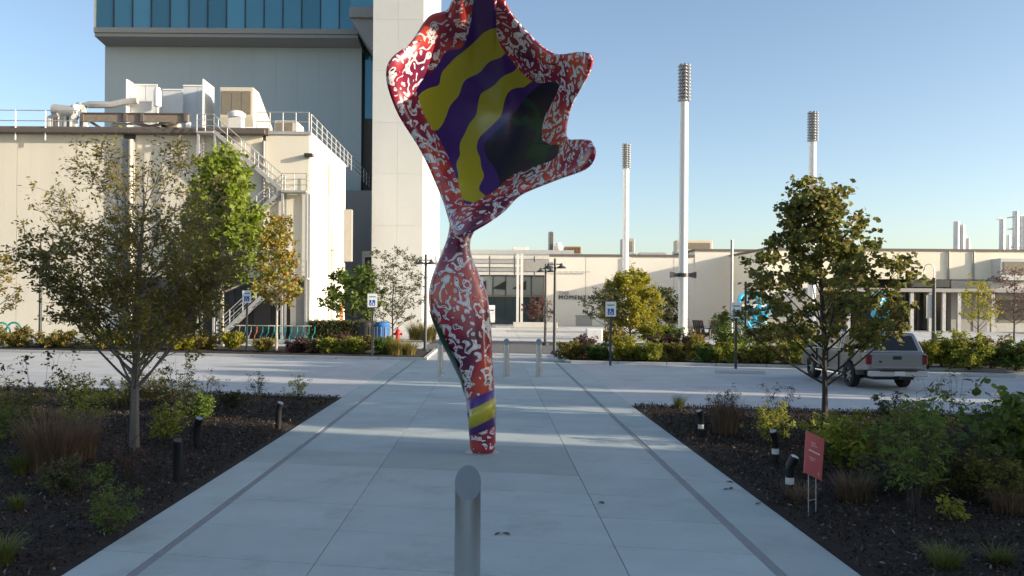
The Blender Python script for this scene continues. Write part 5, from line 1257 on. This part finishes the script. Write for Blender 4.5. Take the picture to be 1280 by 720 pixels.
# far strips: rows of low shrubs, each its own plant
def strip(specs, seed0):
    for i, (px, Z, H, Rm, mat, lb, lf_) in enumerate(specs):
        x = XZ(px, Z)
        if mat.startswith('gr_'): grass('grass_clump', lb, (x, Z, .08), H, 420, mat, Rm*.5, .6, .014, seed0 + i)
        else: shrub('strip_shrub', lb, (x, Z, .08), H*.92, Rm*1.1, {'lf_dark': 'lf_olive'}.get(mat, mat), lf_*.95, 28, 6, 4, 6, seed0 + i, .55, 'stem', .15)
strip([(20, 43.5, 1.2, 1.3, 'lf_dark', 'dark shrub by the teal ring bike stand', .13), (75, 43.5, 1.0, 1.3, 'lf_olive', 'olive shrub at the foot of the gooseneck lamp', .13), (185, 43, 1.2, 1.2, 'lf_green', 'green shrub seen under the olive leaved tree', .13), (255, 42.5, .9, .9, 'lf_dark', 'dark shrub just left of the first parking sign', .11), (290, 42.3, 1.0, .8, 'lf_yellow', 'yellow shrub at the first parking sign', .12), (140, 42.5, 1.1, 1.2, 'lf_yellow', 'olive yellow shrub at the left end of the left strip', .13), (225, 42.0, .9, 1.0, 'lf_yellow', 'low yellowish shrub left of the first parking sign', .12),
       (330, 41.2, .75, .6, 'lf_dark', 'low dark shrub left of the autumn tree', .1), (372, 40.6, .8, .6, 'lf_purple', 'low purple shrub right of the autumn tree', .1), (392, 40.3, .75, .6, 'lf_brown', 'low brown shrub right of the purple one', .1),
       (412, 40, .85, .55, 'lf_ygreen', 'low yellow green shrub left of the second parking sign', .1), (427, 41.5, 1.0, .6, 'lf_purple', 'purple seedy shrub behind the low yellow green ones', .1), (441, 39.7, .85, .6, 'lf_ygreen', 'yellow green shrub touching the second parking sign', .1),
       (456, 41, .9, .5, 'lf_dark', 'small dark shrub behind the second parking sign', .1), (480, 39.4, .9, .55, 'lf_green', 'soft green shrub right of the second parking sign', .1),
       (497, 39.3, 1.05, .9, 'gr_gold', 'bright gold green grass mound at the walk end of the left strip', .1), (484, 40.2, .95, .8, 'gr_green', 'green grass mound beside the gold one', .1), (512, 39.2, .8, .5, 'gr_gold', 'small dry gold grass at the strip corner', .1)], 100)
strip([(713, 37.3, .9, .7, 'lf_dark', 'dark low shrub at the walk end of the right strip', .1), (730, 38.2, 1.2, .8, 'lf_purple', 'purplish shrub before the utility cabinet', .1), (748, 36.9, .8, .6, 'lf_green', 'low green shrub in front of the cabinet', .1),
       (780, 36.7, 1.2, .75, 'lf_yellow', 'orange yellow shrub right of the third parking sign', .11), (797, 36.8, .8, .6, 'lf_ygreen', 'small yellow green shrub beside the orange yellow one', .1), (815, 36, .9, .6, 'lf_ygreen', 'yellow green shrub below the turquoise loop', .1),
       (826, 38.4, 1.2, .8, 'lf_purple', 'purple shrub behind the yellow green one', .1), (843, 36.4, .85, .55, 'lf_dark', 'dark green shrub under the floodlight pole', .1), (852, 38.2, 1.2, .8, 'lf_brown', 'russet shrub under the floodlight pole', .1),
       (871, 37, 1.3, .5, 'lf_autumn', 'slim rusty upright shrub', .1), (882, 35.8, .9, .55, 'lf_green', 'green shrub left of the fourth parking sign', .1), (905, 35.6, 1.0, .65, 'lf_ygreen', 'bright shrub at the foot of the fourth parking sign', .11),
       (912, 37.5, 2.2, .9, 'lf_green', 'tall loose green shrub behind the fourth parking sign', .13), (937, 35.4, .85, .6, 'lf_dark', 'dark shrub right of the fourth parking sign', .1), (957, 35.2, 1.0, .75, 'lf_ygreen', 'yellow green shrub left of the slim dark trunk', .11),
       (985, 35, .95, .75, 'lf_yellow', 'gold shrub seen left of the slim dark trunk', .11), (1005, 34.6, 1.1, .7, 'lf_ygreen', 'yellow green shrub before the truck front', .11), (1040, 34.6, 1.0, .8, 'lf_dark', 'dark shrub hidden behind the truck', .11),
       (1160, 33.6, 1.15, .7, 'lf_yellow', 'golden shrub just right of the truck tail', .11), (1185, 33.8, 1.5, .9, 'lf_ygreen', 'yellow green shrub right of the golden one', .12), (1212, 33.2, 1.6, 1.0, 'lf_ygreen', 'tall sunlit green shrub beside the truck', .13), (1240, 33.4, 1.4, .9, 'lf_dark', 'dark shrub right of the tall green one', .12), (1270, 33, 1.3, 1.0, 'lf_green', 'green shrub by the right end of the kerb', .13), (1300, 32.6, 1.3, .9, 'lf_dark', 'dark shrub past the right end of the kerb', .12)], 140)
strip([(815, 54, 1.4, 1.2, 'lf_ygreen', 'bright shrub mound at the foot of the upright tree', .14), (838, 54.5, 1.2, 1.1, 'lf_green', 'green shrub mound beside the floodlight pole', .14), (768, 52, 1.1, .9, 'lf_dark', 'dark shrub under the yellow green tree', .12),
       (536, 55, 1.5, .9, 'gr_gold', 'tall tan grass by the white tower', .1), (520, 56, 1.4, .9, 'gr_gold', 'tan grass beside the hydrant', .1), (960, 52, 1.5, 1.6, 'lf_dark', 'dark hedge clump behind the round leaved tree', .14), (1000, 50, 1.6, 1.6, 'lf_dark', 'dark hedge clump beyond the truck front', .14)], 180)
# clipped hedge along the white side wall
hd = []
x0, x1 = XZ(386, 57), XZ(470, 57); n = 16000
pos = np.stack([nrng.uniform(x0, x1, n), 57.2 + nrng.uniform(-.6, .6, n), nrng.uniform(.05, 1.25, n) + nrng.normal(0, .05, n)], 1)
hg = thing('hedge', 'long low dark green hedge along the white side wall', 'hedge', ((x0+x1)/2, 57.2, 0), off=False); hg.location = (0, 0, 0)
V, F = leaf_arrays(pos, nrng.uniform(.08, .17, n), up=.3, aspect=.6); np_obj('leaves', V, F, M['lf_dark'], hg)
part('stems', MB().box(x0 + .1, x1 - .1, 56.9, 57.5, 0, .8), M['stem'], hg)
# dry leaves lying on the slabs
n = 60
pos = np.stack([nrng.uniform(-3.8, 3.4, n), nrng.uniform(7, 24, n), np.full(n, .006)], 1)
for i, (px, py) in enumerate(((752,629),(912,603),(908,612),(914,611),(948,630),(622,668),(633,668))):
    g = G(px, py); a_ = rnd.uniform(0, 3); s = .07
    solo('fallen_leaf', MB().add([(g.x - s*math.cos(a_), g.y - s*math.sin(a_), .008), (g.x + .03*math.sin(a_), g.y - .03*math.cos(a_), .02), (g.x + s*math.cos(a_), g.y + s*math.sin(a_), .012), (g.x - .03*math.sin(a_), g.y + .03*math.cos(a_), .014)], [(0,1,2,3)]),
         M['stem'], 'dark fallen leaf lying on the concrete walk', 'leaf', (g.x, g.y, .006), 'fallen leaves on the walk', fixn=False)
